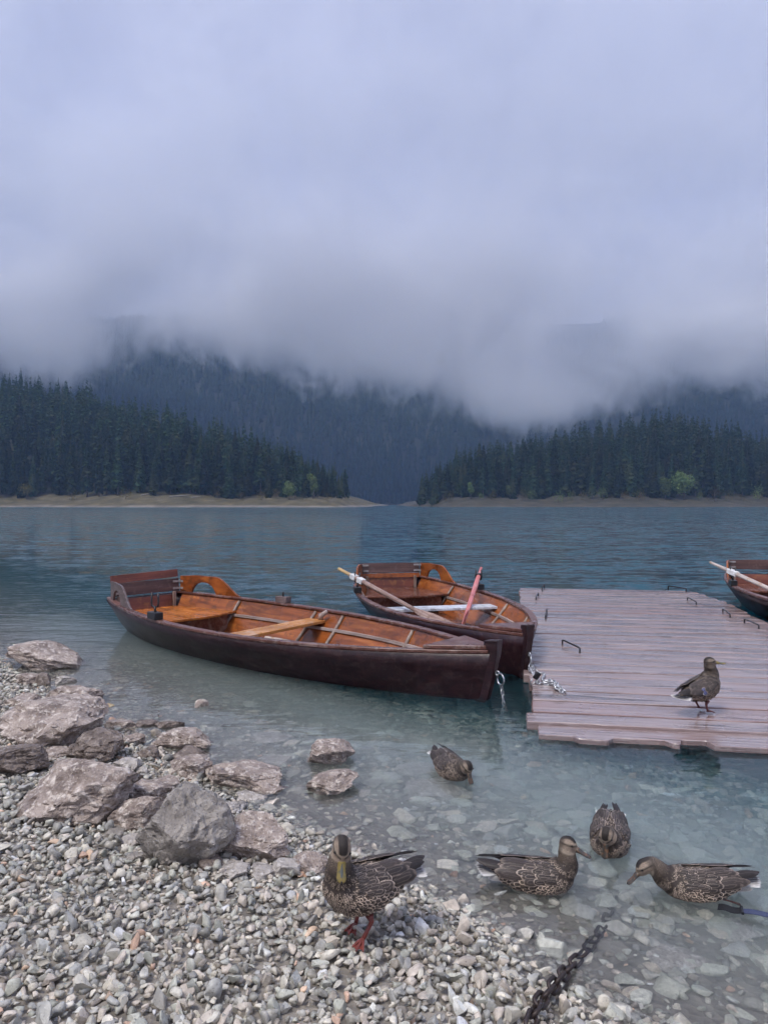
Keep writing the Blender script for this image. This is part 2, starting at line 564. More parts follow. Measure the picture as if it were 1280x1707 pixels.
rg = np.random.default_rng(11)
protos = []
for i in range(6):
    V, Q = spruce_geo(rg, [34, 36, 32, 34, 28, 34][i], 9, R=[4.3, 3.9, 4.9, 3.5, 4.4, 4.2][i], bare=[.06, .1, .05, .16, .28, .08][i], thin=[1, 1, 1, .9, .7, 1][i])
    crown = mesh_np('crown', V, Q, SPRUCE)
    tr = MB().tube([(0, 0, -1.5), (0, 0, 6), (0, 0, 14), (0, 0, 23.5)], [0.30, 0.25, 0.16, 0.03], 7)
    protos.append((crown, mesh_np('trunk', np.vstack(tr.v), tr.f, BARK, True)))
lowgeo = [spruce_geo(rg, 18, 6, R=r, bare=.08, fork=True) for r in (3.9, 4.3, 4.8, 3.6)]


def scatter(zf, a0, a1, d0, d1, yshore, step, jit):
    """candidate tree feet on a wooded shore, front rows first"""
    out = []
    y = d0
    while y < d1:
        yy = yshore + y
        x = a0 * yy
        while x < a1 * yy:
            px, py = x + rg.uniform(-jit, jit), yy + rg.uniform(-jit, jit)
            out.append((px, py))
            x += step * rg.uniform(0.75, 1.3)
        y += step * 0.9
    P = np.array(out)
    return P, zf(P[:, 0], P[:, 1])


def edge_left(P): return 318 + 10 * np.sin(P[:, 0] * 0.021) + 5 * np.sin(P[:, 0] * 0.083 + 1)
def edge_right(P): return 340 + 8 * np.sin(P[:, 0] * 0.027 + 2) + 4 * np.sin(P[:, 0] * 0.11)


for side, zf, edge, a0, a1, nind in (('left', shore_left, edge_left, -0.66, -0.058, 165), ('right', shore_right, edge_right, 0.056, 0.66, 135)):
    P, Z = scatter(zf, a0, a1, 0, 150, 318 if side == 'left' else 340, 6.4, 3.0)
    d = P[:, 1] - edge(P)
    pxx = 640 + F * P[:, 0] / P[:, 1]
    tip = sstep(570, 420, pxx) if side == 'left' else sstep(700, 800, pxx)
    ok = (d > 21 + 6 * vnoise(np.stack([P[:, 0] * .06, P[:, 1] * .06, P[:, 0] * 0], -1), 4)) & (d < 135) & (pxx > -260) & (pxx < 1540)
    ok &= ~((side == 'right') & (pxx < 702))
    P, Z, d, tip, pxx = P[ok], Z[ok], d[ok], tip[ok], pxx[ok]
    hs = (15 + 9 * tip) * rg.uniform(0.66, 1.24, len(P)) - 1.5 * (d < 27)
    infr = (pxx > -8) & (pxx < 1288)
    order = np.lexsort((d, ~infr))
    ind, rest = order[:nind], order[nind:]
    # leave gaps so that single trees of the front rows stand clear
    for j in ind:
        k = int(rg.choice(6, p=[.22, .22, .18, .16, .08, .14]))
        row = 'front' if d[j] < 26 else 'second' if d[j] < 33 else 'rear'
        zone = ([(110, 'near the left photo edge'), (235, 'left of the driftwood logs'), (345, 'above the driftwood logs'), (440, 'right of the driftwood logs'), (505, 'by the bushy pale tree'), (9999, 'at the wood tip')] if side == 'left' else
                [(770, 'at the wood tip'), (830, 'by the small pale tree'), (960, 'left of the hill crest'), (1080, 'left of the round pale tree'), (1175, 'behind the round pale tree'), (9999, 'near the right photo edge')])
        zone = next(w for lim, w in zone if pxx[j] < lim)
        kindw = ('slender', 'slim', 'broad', 'narrow', 'sparse', 'full')[k]
        t = thing('spruce_tree', f'{kindw} {"tall" if hs[j] > 22 else "short"} spruce, {row} row of the {side} wood, {zone}', 'tree', (P[j, 0], P[j, 1], Z[j] - 0.3), rg.random() * 6.28,
                  f'spruces along the front of the {side} wood', hs[j] / 24.0)
        place('crown', protos[k][0], t); place('trunk', protos[k][1], t)
    f = mass_trees('spruce_wood', np.column_stack([P[rest], Z[rest] - 0.3]), hs[rest], lowgeo, SPRUCE, rg)
    tag(f, f'dense dark spruce wood covering the {side} shore hill', 'wood', kind='stuff')

# mountain forest: one mass
cg = []
for i in range(4):
    V = []; Q = []
    for (zb, zt, r) in ((1.5, 12, 3.4), (8, 18, 2.6), (14, 24.5, 1.7)):
        n = len(V); a0 = rg.random() * 6
        V += [(r * rg.uniform(.8, 1.2) * math.cos(a0 + 1.2566 * k), r * rg.uniform(.8, 1.2) * math.sin(a0 + 1.2566 * k), zb + rg.uniform(-1, 1)) for k in range(5)] + [(0, 0, zt)]
        Q += [(n + k, n + (k + 1) % 5, n + 5) for k in range(5)]
    cg.append((np.array(V), np.array(Q)))
nM = 15000
yy = 800 + 700 * rg.random(nM) ** 1.25
aa = rg.uniform(-0.62, 0.62, nM)
P = np.stack([aa * yy, yy], -1)
Z = mountain_z(P[:, 0], P[:, 1])
ok = Z > 0.5
f = mass_trees('mountain_forest', np.column_stack([P[ok], Z[ok] - 1]), rg.uniform(17, 31, ok.sum()), cg, FARSPRUCE, rg)
tag(f, 'far spruce forest covering the misty mountain slope', 'forest', kind='stuff')


def leafy(rg, h, r, n, leaf):
    """crown of leaf clumps set in lobes"""
    lob = [(np.array((rg.uniform(-.45, .45) * r, rg.uniform(-.45, .45) * r, h * rg.uniform(.34, .84))), r * rg.uniform(.38, .62)) for _ in range(9)]
    lob.append((np.array((0, 0, h * .6)), r * .8))
    V = []; Q = []
    for i in range(n):
        c, rr = lob[rg.integers(len(lob))]
        d = rg.normal(size=3); d /= np.linalg.norm(d)
        p = c + d * rr * rg.uniform(.55, 1.05) * np.array((1, 1, 1.15))
        p[2] = max(p[2], h * 0.1)
        u = rg.normal(size=3); u /= np.linalg.norm(u)
        v = np.cross(d, u); v /= np.linalg.norm(v) + 1e-6
        s = leaf * rg.uniform(.6, 1.4); k = len(V)
        V += [p - u * s, p + v * s * .7, p + u * s, p - v * s * .7]
        Q.append((k, k + 1, k + 2, k + 3))
    return np.array(V), np.array(Q)


def leaf_tree(name, label, cat, px, py_base, hpx, zf, dback, mat, group=None, rr=0.32, n=900):
    a = (px - 640) / F
    edge = edge_left if zf is shore_left else edge_right
    y = 340.0
    for _ in range(6):
        y = float(edge(np.array([[a * y, y]]))[0]) + dback
    x = a * y
    z = float(zf(np.array([x]), np.array([y]))[0])
    h = hpx / F * y
    t = thing(name, label, cat, (x, y, z - 0.1), 0, group)
    V, Q = leafy(rg, h, h * rr, n, h * 0.035)
    place('crown', mesh_np('crown', V, Q, mat), t)
    MB().tube([(0, 0, -.8), (0.03 * h, 0, h * .35), (0, 0.02 * h, h * .7)], [h * .022, h * .016, h * .005], 6).build('trunk', BARK, t, True)
    return t


leaf_tree('broadleaf_tree', 'large round pale green tree at the right shore', 'tree', 1139, 828, 46, shore_right, 17, PALE, rr=.44, n=1500)
leaf_tree('broadleaf_tree', 'smaller pale green tree left of the large round tree', 'tree', 1108, 828, 40, shore_right, 17, PALE, rr=.30, n=1000)
leaf_tree('broadleaf_tree', 'small pale green tree near the tip of the right wood', 'tree', 784, 830, 32, shore_right, 18, PALE, rr=.24, n=600)
leaf_tree('broadleaf_tree', 'slim yellow green tree at the edge of the right wood', 'tree', 849, 830, 28, shore_right, 18, PALE, rr=.24, n=600)
leaf_tree('broadleaf_tree', 'bright pale green tree near the tip of the left wood', 'tree', 522, 828, 44, shore_left, 18, PALE, rr=.24, n=900)
leaf_tree('broadleaf_tree', 'bushy pale green tree beside the left wood tip', 'tree', 482, 828, 34, shore_left, 18, PALE, rr=.40, n=900)
leaf_tree('broadleaf_tree', 'round olive bush tree at the foot of the left wood', 'tree', 45, 820, 26, shore_left, 18, AUTUMN, rr=.5, n=700)
for px in (720, 748, 800, 822, 871, 884, 930, 952, 975, 1003, 1040, 1066, 1165, 1190, 1214, 1236, 1262):
    leaf_tree('shrub', 'low olive brown shrub fringing the right shore', 'shrub', px, 832, rg.uniform(13, 24), shore_right, rg.uniform(10, 17), AUTUMN if rg.random() < .7 else PALE, 'shrubs fringing the right shore', .7, 260)
for px in (120, 210, 362, 402, 436, 462, 505, 545):
    leaf_tree('shrub', 'low olive brown shrub at the foot of the left wood', 'shrub', px, 826, rg.uniform(11, 20), shore_left, rg.uniform(14, 19), AUTUMN, 'shrubs at the foot of the left wood', .7, 260)
GREYLOG = NG('weathered log').pbr((0.24, 0.22, 0.20), 0.8)
for px, L, a, lab in ((300, 9, .15, 'long grey driftwood log on the left bank'), (325, 6, -.3, 'short grey driftwood log right of the long one'), (246, 5, .5, 'small grey driftwood log leaning on the straw bank')):
    y = 330.0; x = (px - 640) / F * y
    z = float(shore_left(np.array([x]), np.array([y]))[0])
    t = MB().tube([(-L / 2, 0, 0), (0, .2, .1), (L / 2, 0, 0.25)], [.3, .26, .12], 7).build('driftwood_log', GREYLOG, None, True)
    t.location = (x, y, z + .25); t.rotation_euler = (0, -.05, a)
    tag(t, lab, 'log')

# ------------------------------------------------------------------ stones
def icosphere(sub):
    import bmesh
    bm = bmesh.new()
    bmesh.ops.create_icosphere(bm, subdivisions=sub, radius=1.0)
    V = np.array([v.co[:] for v in bm.verts]); Fc = np.array([[v.index for v in f.verts] for f in bm.faces])
    bm.free()
    return V, Fc


ICO = {k: icosphere(k) for k in (2, 3, 5)}


def chip(V, rg, planes, lo=0.45, hi=0.85, horiz=0):
    """cut a ball by random planes into an angular stone"""
    V = V.copy()
    for i in range(planes):
        n = rg.normal(size=3)
        if i < horiz: n[2] *= 0.25
        n /= np.linalg.norm(n)
        d = rg.uniform(lo, hi)
        V -= np.maximum(V @ n - d, 0)[:, None] * n
    return V


def m_stone(name, rough=0.42, spec=0.5):
    g = NG(name)
    t = g.n('Attribute', attribute_name='tint')
    p = g.obj()
    n = g.noise(p, 55, 4, 0.6); n2 = g.noise(p, 220, 3, 0.6); n3 = g.noise(p, 14, 3, 0.5, 0.8)
    c = g.mix(0.55, t, g.ramp(n, (0.28, 0.45), (0.5, 0.95), (0.75, 1.4)), 'MULTIPLY')
    c = g.mix(g.math('MULTIPLY', g.rng(n2, 0.62, 0.72, 0, 1), 0.5), c, (0.55, 0.53, 0.50))
    c = g.mix(g.math('MULTIPLY', g.rng(n2, 0.40, 0.28, 0, 1), 0.55), c, (0.05, 0.045, 0.042))
    c = g.mix(g.math('MULTIPLY', g.rng(n3, 0.55, 0.7, 0, 1), 0.25), c, (0.16, 0.13, 0.11))
    return g.pbr(c, rough, g.bump(g.math('ADD', n, n2), 0.35, 0.004), Specular_IOR_Level=spec)


STONE = m_stone('wet gravel stone')
PAL = 1.45 * np.array((1.03, 1.0, .915)) * np.array([(.30, .295, .285), (.35, .34, .32), (.26, .26, .265), (.22, .22, .215), (.40, .385, .36), (.30, .275, .255), (.33, .30, .285), (.27, .28, .265), (.36, .33, .31),
                (.24, .245, .25), (.30, .31, .30), (.46, .44, .42), (.38, .265, .215), (.42, .30, .235), (.58, .56, .55)])
PAL = np.minimum(PAL, .60)
PALW = np.array([9, 9, 9, 8, 7, 7, 7, 7, 6, 6, 6, 3, 1.1, .8, 1.0]); PALW /= PALW.sum()


def stone_sheet(name, P, size, rg, lift, mat, protoV, Fc, parent=None):
    """many stones as one mesh; P (n,2) feet, size (n,)"""
    n = len(P); k = len(protoV[0])
    idx = rg.integers(len(protoV), size=n)
    base = np.stack(protoV)[idx]
    # random orientation, flattened to lie
    q = rg.normal(size=(n, 4)); q /= np.linalg.norm(q, axis=1)[:, None]
    w, x, y, z = q.T
    R = np.stack([1 - 2 * (y * y + z * z), 2 * (x * y - z * w), 2 * (x * z + y * w), 2 * (x * y + z * w), 1 - 2 * (x * x + z * z), 2 * (y * z - x * w),
                  2 * (x * z - y * w), 2 * (y * z + x * w), 1 - 2 * (x * x + y * y)], -1).reshape(n, 3, 3)
    W = np.einsum('nij,nkj->nki', R, base) * size[:, None, None]
    W[:, :, 2] *= rg.uniform(0.62, 1.0, n)[:, None]
    gz = ground_z(P[:, 0], P[:, 1]) + lift * size
    W += np.column_stack([P, gz])[:, None, :]
    me = mesh_np(name, W.reshape(-1, 3), (Fc[None] + (np.arange(n) * k)[:, None, None]).reshape(-1, 3), mat)
    tint = PAL[rg.choice(len(PAL), n, p=PALW)] * rg.uniform(.6, 1.3, (n, 1))
    col_attr(me, 'tint', np.repeat(tint, k, axis=0))
    return place(name, me, parent)


def jitter(x0, x1, y0, y1, step, rg):
    X, Y = np.meshgrid(np.arange(x0, x1, step), np.arange(y0, y1, step))
    P = np.stack([X.ravel(), Y.ravel()], -1)
    return P + rg.uniform(-.48, .48, P.shape) * step


def in_view(P, m=60):
    d = np.maximum(P[:, 1], 0.2); z = ground_z(P[:, 0], P[:, 1])
    u = 640 + F * P[:, 0] / d; v = Y0 + F * (H - z) / d
    return (u > -m) & (u < 1280 + m) & (v < 1707 + 2 * m) & (P[:, 1] > 1.0)


rs = np.random.default_rng(5)
protoS = [chip(ICO[2][0], rs, 11, .30, .72) * rs.uniform([.85, .65, .55], [1.25, .95, .85]) for _ in range(24)]
P = np.vstack([jitter(-6, 2.2, 1.3, 7.4, 0.031, rs), jitter(-6, 2.2, 1.3, 7.4, 0.032, rs)])
lay = rs.uniform(-.1, 1.05, len(P))
s = shore_s(P[:, 0], P[:, 1])
ok = in_view(P) & (s < 0.2) & (s > -2.4)
ok &= (P[:, 1] < 5.2) | (rs.random(len(P)) < .7)
P, s = P[ok], s[ok]
lay = lay[ok] * (0.15 + 0.85 * sstep(.28, -.12, s)) - .25 * sstep(.05, .3, s)
size = 0.0192 * np.exp(rs.normal(0, .30, len(P)))
size = np.clip(size, .011, .050)
dist = np.linalg.norm(P - [0, 0], axis=1)
shown = size / dist * (P[:, 1] < 3.0)
big = np.argsort(-shown)[:300]
restm = np.ones(len(P), bool); restm[big] = False
gv = stone_sheet('gravel', P[restm], size[restm], rs, lay[restm], STONE, protoS, ICO[2][1], ground)
gv['kind'] = 'stuff'
protoM = []
for i in range(45):
    V = chip(ICO[3][0], rs, 13, .34, .74) * rs.uniform([.9, .65, .5], [1.25, .95, .8])
    me = mesh_np('pebble', V, ICO[3][1], STONE, True, 32)
    tint = PAL[i % 15] * rs.uniform(.85, 1.2) if i < 39 else PAL[rs.integers(12)]
    if i % 15 >= 12 and rs.random() < .6: tint = PAL[rs.integers(12)]
    # material noise is in object space: store the unit-size mesh at real pebble size
    me.transform(Matrix.Scale(0.025, 4))
    col_attr(me, 'tint', np.tile(tint, (len(V), 1)))
    protoM.append(me)
for j in big:
    x, y = P[j]
    k = size[j] / 0.025
    o = place('pebble', protoM[rs.integers(45)], ground, (x, y, float(ground_z(x, y)) + size[j] * .5), rs.uniform(0, 6.28, 3), (k, k, k * rs.uniform(.7, 1)))

# stones under the clear water
WETST = m_stone('submerged stone', 0.6, 0.2)
P = jitter(-4.6, 5.0, 1.4, 8.0, 0.047, rs)
s = shore_s(P[:, 0], P[:, 1])
ok = in_view(P, 120) & (s > 0.05) & (s < 3.0)
P, s = P[ok], s[ok]
size = 0.0275 * np.exp(rs.normal(0, .42, len(P))) * (0.8 + 0.35 * np.clip(s, 0, 2))
size = np.clip(size, .013, .085)
PALW0 = PALW.copy(); PAL0 = PAL.copy()
PAL = PAL * 1.1
shown = size / np.linalg.norm(P, axis=1) * (s < 1.6)
big = np.argsort(-shown)[:300]
restm = np.ones(len(P), bool); restm[big] = False
sv = stone_sheet('lake_stones', P[restm], size[restm], rs, 0.15, WETST, protoS, ICO[2][1], ground)
sv['kind'] = 'stuff'
protoL = []
for i in range(30):
    V = chip(ICO[3][0], rs, 10, .42, .82) * rs.uniform([.95, .7, .5], [1.3, 1.0, .8])
    me = mesh_np('lake_stone', V * .06, ICO[3][1], WETST, True, 32)
    col_attr(me, 'tint', np.tile(PAL[rs.choice(15, p=PALW)] * rs.uniform(.9, 1.3), (len(V), 1)))
    protoL.append(me)
for j in big:
    x, y = P[j]; k = size[j] / .06
    zs_ = float(ground_z(x, y)) + size[j] * .12
    if s[j] > .2: zs_ = min(zs_, -.012 - size[j] * .75)
    place('lake_stone', protoL[rs.integers(30)], ground, (x, y, zs_), (rs.uniform(-.25, .25), rs.uniform(-.25, .25), rs.uniform(0, 6.28)), k)
PAL = PAL0


# boulders
def m_rock(name, dark, mid, pale, warm=0.0, pale_amt=1.0):
    g = NG(name)
    p = g.obj()
    n1 = g.noise(p, 6, 6, 0.62, 0.4); n2 = g.noise(p, 26, 5, 0.65); n3 = g.noise(p, 90, 3, 0.6)
    n4 = g.noise(g.mapv(p, (1, 1, 2.6)), 3.2, 4, 0.6, 0.8)
    pt = g.n('NewGeometry', out=7)
    c = g.mix(g.rng(n1, 0.32, 0.62, 0, 1), dark, mid)
    c = g.mix(g.math('MULTIPLY', g.rng(n2, 0.50, 0.66, 0, 1), 0.85 * pale_amt), c, pale)
    c = g.mix(g.math('MULTIPLY', g.rng(n3, 0.60, 0.70, 0, 1), 0.6 * pale_amt), c, pale)
    c = g.mix(g.math('MULTIPLY', g.rng(pt, 0.53, 0.62, 0, 1), 0.55 * pale_amt), c, pale)
    c = g.mix(g.math('MULTIPLY', g.rng(n3, 0.42, 0.33, 0, 1), 0.6), c, (0.03, 0.025, 0.024))
    c = g.mix(g.math('MULTIPLY', g.rng(n4, 0.55, 0.75, 0, 1), warm), c, (0.33, 0.22, 0.16))
    crack = g.n('TexVoronoi', {'Vector': g.n('VectorMath', {0: p, 1: g.n('VectorMath', {0: g.n('TexNoise', {'Vector': p, 'Scale': 5.0}, out=1), 3: 0.22}, operation='SCALE')}, operation='ADD'), 'Scale': 3.6}, feature='DISTANCE_TO_EDGE')
    ck = g.rng(crack, 0.0, 0.035, 0.0, 1.0)
    hgt = g.math('ADD', g.math('ADD', g.math('MULTIPLY', n2, 0.6), g.math('MULTIPLY', n3, 0.3)), g.math('MULTIPLY', ck, 0.12))
    return g.pbr(c, 0.5, g.bump(hgt, 0.95, 0.024), Specular_IOR_Level=0.4)


ROCKS = {'brown': m_rock('brown boulder', (.16, .122, .104), (.40, .33, .288), (.72, .645, .58)),
         'grey': m_rock('grey boulder', (.20, .178, .158), (.34, .308, .275), (.54, .50, .455), pale_amt=.45),
         'dark': m_rock('dark wet boulder', (.09, .068, .057), (.22, .176, .150), (.50, .43, .38), pale_amt=.6),
         'pale': m_rock('pale boulder', (.28, .25, .23), (.48, .44, .40), (.66, .62, .58), .45),
         'tan': m_rock('tan stone', (.30, .22, .12), (.48, .36, .20), (.58, .50, .36))}


def boulder(label, x0, x1, y0, y1, kind, seed, depth=0.8, hk=1.0, tilt=0.0, planes=13, flat=0.0, zb=None, name='boulder'):
    """photo box (x0..x1, y0..y1) of the stone; its foot stands on the beach"""
    rg = np.random.default_rng(seed)
    cx = (x0 + x1) / 2
    z = 0.0
    for _ in range(8):
        g = px_ground(cx, y1, z)
        z = max(float(ground_z(g[0], g[1])), -0.02 if zb is None else zb)
    D = g[1]
    w = (x1 - x0) * D / F
    w *= 1.2; dp = w * depth
    el = math.atan2(H - z, D)
    hv = (y1 - y0) * D / F
    h = max((hv - dp * math.sin(el) * 0.62) / math.cos(el), 0.32 * w) * hk
    sub = 5 if w > 0.16 else 3
    V = ICO[sub][0]
    if w > .3 and kind != 'grey': V = chip(V, rg, 11, .58, .90, horiz=5); h *= 1.04
    else: V = chip(V, rg, planes, .52, .86, horiz=5)
    if flat: V[:, 2] = np.minimum(V[:, 2], 1 - flat)
    V = V / np.abs(V).max(axis=0)
    N = V / np.linalg.norm(V, axis=1)[:, None]
    nz = fbm(V * 1.6 + seed, 5, seed, .55)
    ridg = 1 - np.abs(fbm(V * 2.3 + seed * 2, 4, seed + 7))
    V = V + N * (0.10 * nz - 0.07 * ridg ** 3)[:, None]
    cr_ = 1 - np.abs(fbm(V * 3.4 + seed * 3, 3, seed + 17))
    V = V - N * (0.07 * np.clip(cr_ - .82, 0, 1) / .18)[:, None] * .8
    V = V / np.abs(V).max(axis=0)
    V = V * np.array((w / 2, dp / 2, h * .62))
    V[:, 2] += h * .38
    if tilt: V[:, 2] += V[:, 0] * tilt
    me = mesh_np(name, V, ICO[sub][1], ROCKS[kind], True, 32)
    o = place(name, me, None, (g[0], g[1] + dp * .42, z - 0.01))
    o.rotation_euler = (0, 0, rg.uniform(-.15, .15))
    tag(o, label, 'rock', 'rocks along the shore')
    return o


for i, r in enumerate([
    ('pointed wedge shaped rock at the far left waterline', 5, 116, 1068, 1120, 'brown', .8, 1.0, -.15),
    ('small brown rock just below the pointed wedge rock', 16, 62, 1114, 1144, 'brown', .9, 1, 0),
    ('small dark rock beside the pointed wedge rock', 58, 82, 1118, 1146, 'dark', .9, 1, 0),
    ('low pale rock in the shallows beside the wedge rock', 80, 117, 1120, 1144, 'pale', .9, .9, 0),
    ('broad sloping slab at the left edge of the photo', -20, 158, 1168, 1250, 'brown', .95, 1.0, -.05),
    ('smooth dark boulder behind the large round boulder', 98, 192, 1208, 1276, 'dark', .9, 1.0, 0),
    ('dark boulder cut off by the left photo edge', -50, 66, 1226, 1300, 'dark', .8, 1, 0),
    ('largest round topped boulder, brown with white streaks', 4, 208, 1252, 1384, 'brown', .8, 1.0, 0),
    ('pale stone between boulders at the water edge', 184, 230, 1254, 1294, 'pale', .9, .9, 0),
    ('small white stone next to the pale stone', 226, 247, 1272, 1296, 'pale', .9, .9, 0),
    ('brown rock behind the flat topped grey boulder', 196, 272, 1294, 1344, 'brown', .9, 1.0, 0),
    ('slanted brown rock wedged left of the grey boulder', 178, 270, 1318, 1392, 'brown', .7, 1.0, .12),
    ('large flat topped angular grey boulder', 221, 366, 1298, 1456, 'grey', .85, 1.0, .05),
    ('brown boulder right of the grey flat topped boulder', 354, 472, 1352, 1442, 'brown', .85, 1.0, -.12),
    ('long brown rock lying at the water edge', 336, 456, 1258, 1324, 'brown', .75, 1.0, -.12),
    ('brown rock leaning on the left of the long rock', 280, 345, 1254, 1302, 'brown', .8, 1.0, 0),
    ('dark rounded rock above the leaning rock', 280, 340, 1238, 1272, 'dark', .8, .9, 0),
    ('dark low rock behind the rounded dark rock', 255, 350, 1222, 1256, 'brown', .7, .9, 0),
    ('dark wet rock left of the low shore rocks', 224, 264, 1236, 1268, 'dark', .9, .9, 0),
    ('small wet black rock in the shallows', 252, 300, 1194, 1218, 'dark', .7, .9, 0),
    ('small wet dark rock left of the black one', 224, 256, 1192, 1216, 'dark', .8, .9, 0),
    ('brown rock at the shore above the dark boulder', 164, 218, 1190, 1220, 'brown', .8, .9, 0),
    ('tiny brown rock poking out of the shallows', 318, 344, 1162, 1184, 'brown', .9, 1, 0),
    ('small yellowish stone in the shallow water', 164, 188, 1168, 1184, 'tan', .9, .9, 0),
    ('upper brown rock standing out of the open shallows', 514, 584, 1224, 1280, 'brown', .9, 1.0, -.08),
    ('lower elongated brown rock in the open shallows', 500, 588, 1280, 1330, 'brown', .75, 1.0, .18),
    ('pale pinkish rock at the gravel edge', 405, 458, 1432, 1470, 'pale', .9, .9, 0),
    ('pale grey rock under the brown boulder', 352, 412, 1430, 1468, 'pale', .9, .9, 0),
    ('cream stone between the boulder and the standing duck', 456, 500, 1424, 1466, 'pale', .9, 1, 0),
    ('brown rock just left of the standing duck', 482, 548, 1418, 1464, 'brown', .8, 1, 0),
    ('brown rock filling the gap below the broad slab', 60, 112, 1238, 1270, 'brown', .8, .9, 0),
    ('small grey rock at the right foot of the largest boulder', 160, 206, 1370, 1402, 'grey', .9, .9, 0),
    ('pale rock under the slanted brown rock', 196, 236, 1384, 1412, 'pale', .9, .9, 0),
    ('brown rock between the pale stone and the long rock', 244, 292, 1284, 1318, 'brown', .8, .9, 0),
    ('pale rock behind the brown boulder at the waterline', 350, 402, 1326, 1358, 'pale', .8, .9, 0),
    ('flat brown rock left of the small white stone', 186, 232, 1216, 1246, 'brown', .8, .9, 0),
    ('pale wet stone in front of the long rock', 388, 440, 1318, 1342, 'pale', .8, .8, 0),
    ('brown stone on the gravel above the left edge boulder', 2, 52, 1150, 1180, 'brown', .8, .9, 0),
    ('grey stone at the left foot of the grey boulder', 200, 240, 1410, 1438, 'grey', .9, .9, 0),
    ('dark stone wedged under the grey boulder', 318, 364, 1420, 1456, 'dark', .9, .9, 0),
    ('brown rock right of the brown boulder in the water', 420, 470, 1300, 1330, 'brown', .8, .8, 0),
    ('wide stone on the gravel behind the slab', 62, 150, 1146, 1178, 'brown', .8, .9, 0),
    ('small brown rock at the gravel edge near the slab', 118, 160, 1160, 1190, 'brown', .8, .9, 0),
]):
    boulder(r[0], *r[1:5], r[5], 100 + i, r[6], r[7], r[8])
for i, r in enumerate([
    ('flat submerged rock left of the preening duck', 660, 745, 1288, 1334), ('large flat submerged rock below the preening duck', 672, 782, 1324, 1368),
    ('submerged rock right of the preening duck', 770, 815, 1304, 1334), ('submerged pale rock above the swimming duck', 905, 985, 1374, 1402),
    ('submerged flat rock left of the swimming duck', 810, 880, 1338, 1366), ('broad submerged rock at the right edge', 1180, 1275, 1328, 1372),
    ('pale submerged rock ahead of the dock end', 1090, 1140, 1340, 1362), ('submerged rock beside the elongated rock', 410, 480, 1225, 1254),
    ('submerged grey slab near the far shallows', 430, 490, 1268, 1290), ('submerged pale rock at the right foreground', 1090, 1180, 1590, 1640),
    ('submerged pale stone in the right corner', 1200, 1280, 1560, 1600)]):
    b = boulder(r[0], *r[1:5], 'pale', 300 + i, .8, .55, 0, 10, .25, zb=-0.6)
    D = b.location.y
    b['group'] = 'flat rocks under the water'
    top = max(v[2] for v in b.bound_box)
    b.location.z = min(b.location.z, -0.025 - top)
    gz = float(ground_z(b.location.x, b.location.y))
    if gz < b.location.z - 0.02: b.location.z = max(gz, b.location.z - 0.1)

# ------------------------------------------------------------------ wood, paint and metal
def m_wood(name, dark, mid, light, axis='x', rough=0.3, scale=1.0, bump=0.35, wear=None, wear_amt=0.0, wear_scale=9.0, spec=.5, streak=0.0, var=.35):
    g = NG(name)
    p = g.obj()
    rnd = g.n('ObjectInfo', out=5)
    st = {'x': (1.2, 22, 22), 'y': (22, 1.2, 22), 'z': (22, 22, 1.2)}[axis]
    off = g.n('CombineXYZ', {0: g.math('MULTIPLY', rnd, 37.0), 1: g.math('MULTIPLY', rnd, 11.0), 2: g.math('MULTIPLY', rnd, 23.0)})
    q = g.n('VectorMath', {0: p, 1: off}, operation='ADD')
    v = g.mapv(q, tuple(k * scale for k in st))
    n1 = g.noise(v, 1.0, 5, 0.6, 0.6)
    n2 = g.noise(g.mapv(q, tuple(k * scale * 3.5 for k in st)), 1.0, 3, 0.6)
    n3 = g.noise(q, 2.6 * scale, 3, 0.5)
    c = g.ramp(n1, (0.26, dark), (0.5, mid), (0.74, light))
    c = g.mix(g.math('MULTIPLY', g.rng(n2, 0.56, 0.7, 0, 1), 0.45), c, dark)
    c = g.mix(var, c, g.ramp(n3, (0.3, 0.35), (0.7, 1.5)), 'MULTIPLY')
    if streak:
        n5 = g.noise(g.mapv(q, (16, 16, .9)), 1.0, 4, 0.6)
        c = g.mix(g.math('MULTIPLY', g.rng(n5, .5, .7, 0, 1), streak), c, light)
    if wear is not None:
        n4 = g.noise(g.mapv(q, (1, 1, 1)), wear_scale, 5, 0.65, 0.4)
        c = g.mix(g.math('MULTIPLY', g.rng(n4, 0.54, 0.62, 0, 1), wear_amt), c, wear)
    rgh = g.math('ADD', rough - 0.1, g.math('MULTIPLY', n3, 0.25))
    return g.pbr(c, rgh, g.bump(g.math('ADD', n1, g.math('MULTIPLY', n2, 0.5)), bump, 0.004), Specular_IOR_Level=spec)


W_HULL = m_wood('dark plum tarred hull', (.010, .004, .006), (.024, .008, .011), (.048, .019, .021), 'x', .36, 1, .3, (.10, .065, .062), .3, 11, spec=.5, streak=.75)
W_RAIL = m_wood('brown wet rail', (.055, .022, .017), (.13, .055, .043), (.21, .11, .09), 'x', .26, 1, .4, (.30, .23, .21), .45)
W_IN = m_wood('orange varnished planking', (.11, .028, .007), (.27, .075, .016), (.42, .145, .032), 'x', .26, .8, .3, (.085, .028, .012), .6, 6, var=.6)
W_FLOOR = m_wood('dark red floor boards', (.07, .024, .015), (.14, .05, .032), (.22, .10, .07), 'x', .17, 1.2, .35, (.28, .18, .15), .5, var=.55)
W_SEAT = m_wood('orange wet seat', (.24, .068, .013), (.44, .14, .030), (.58, .23, .06), 'x', .2, 1, .3, (.11, .035, .012), .55, 4)
W_THWART = m_wood('bright orange thwart', (.33, .125, .03), (.52, .225, .06), (.62, .34, .16), 'y', .22, 1, .3, (.66, .46, .34), .6, 3)
W_WHITE = m_wood('flaking white thwart', (.36, .40, .46), (.60, .64, .70), (.76, .79, .83), 'x', .3, 1.4, .35, (.12, .09, .08), .35, 9)
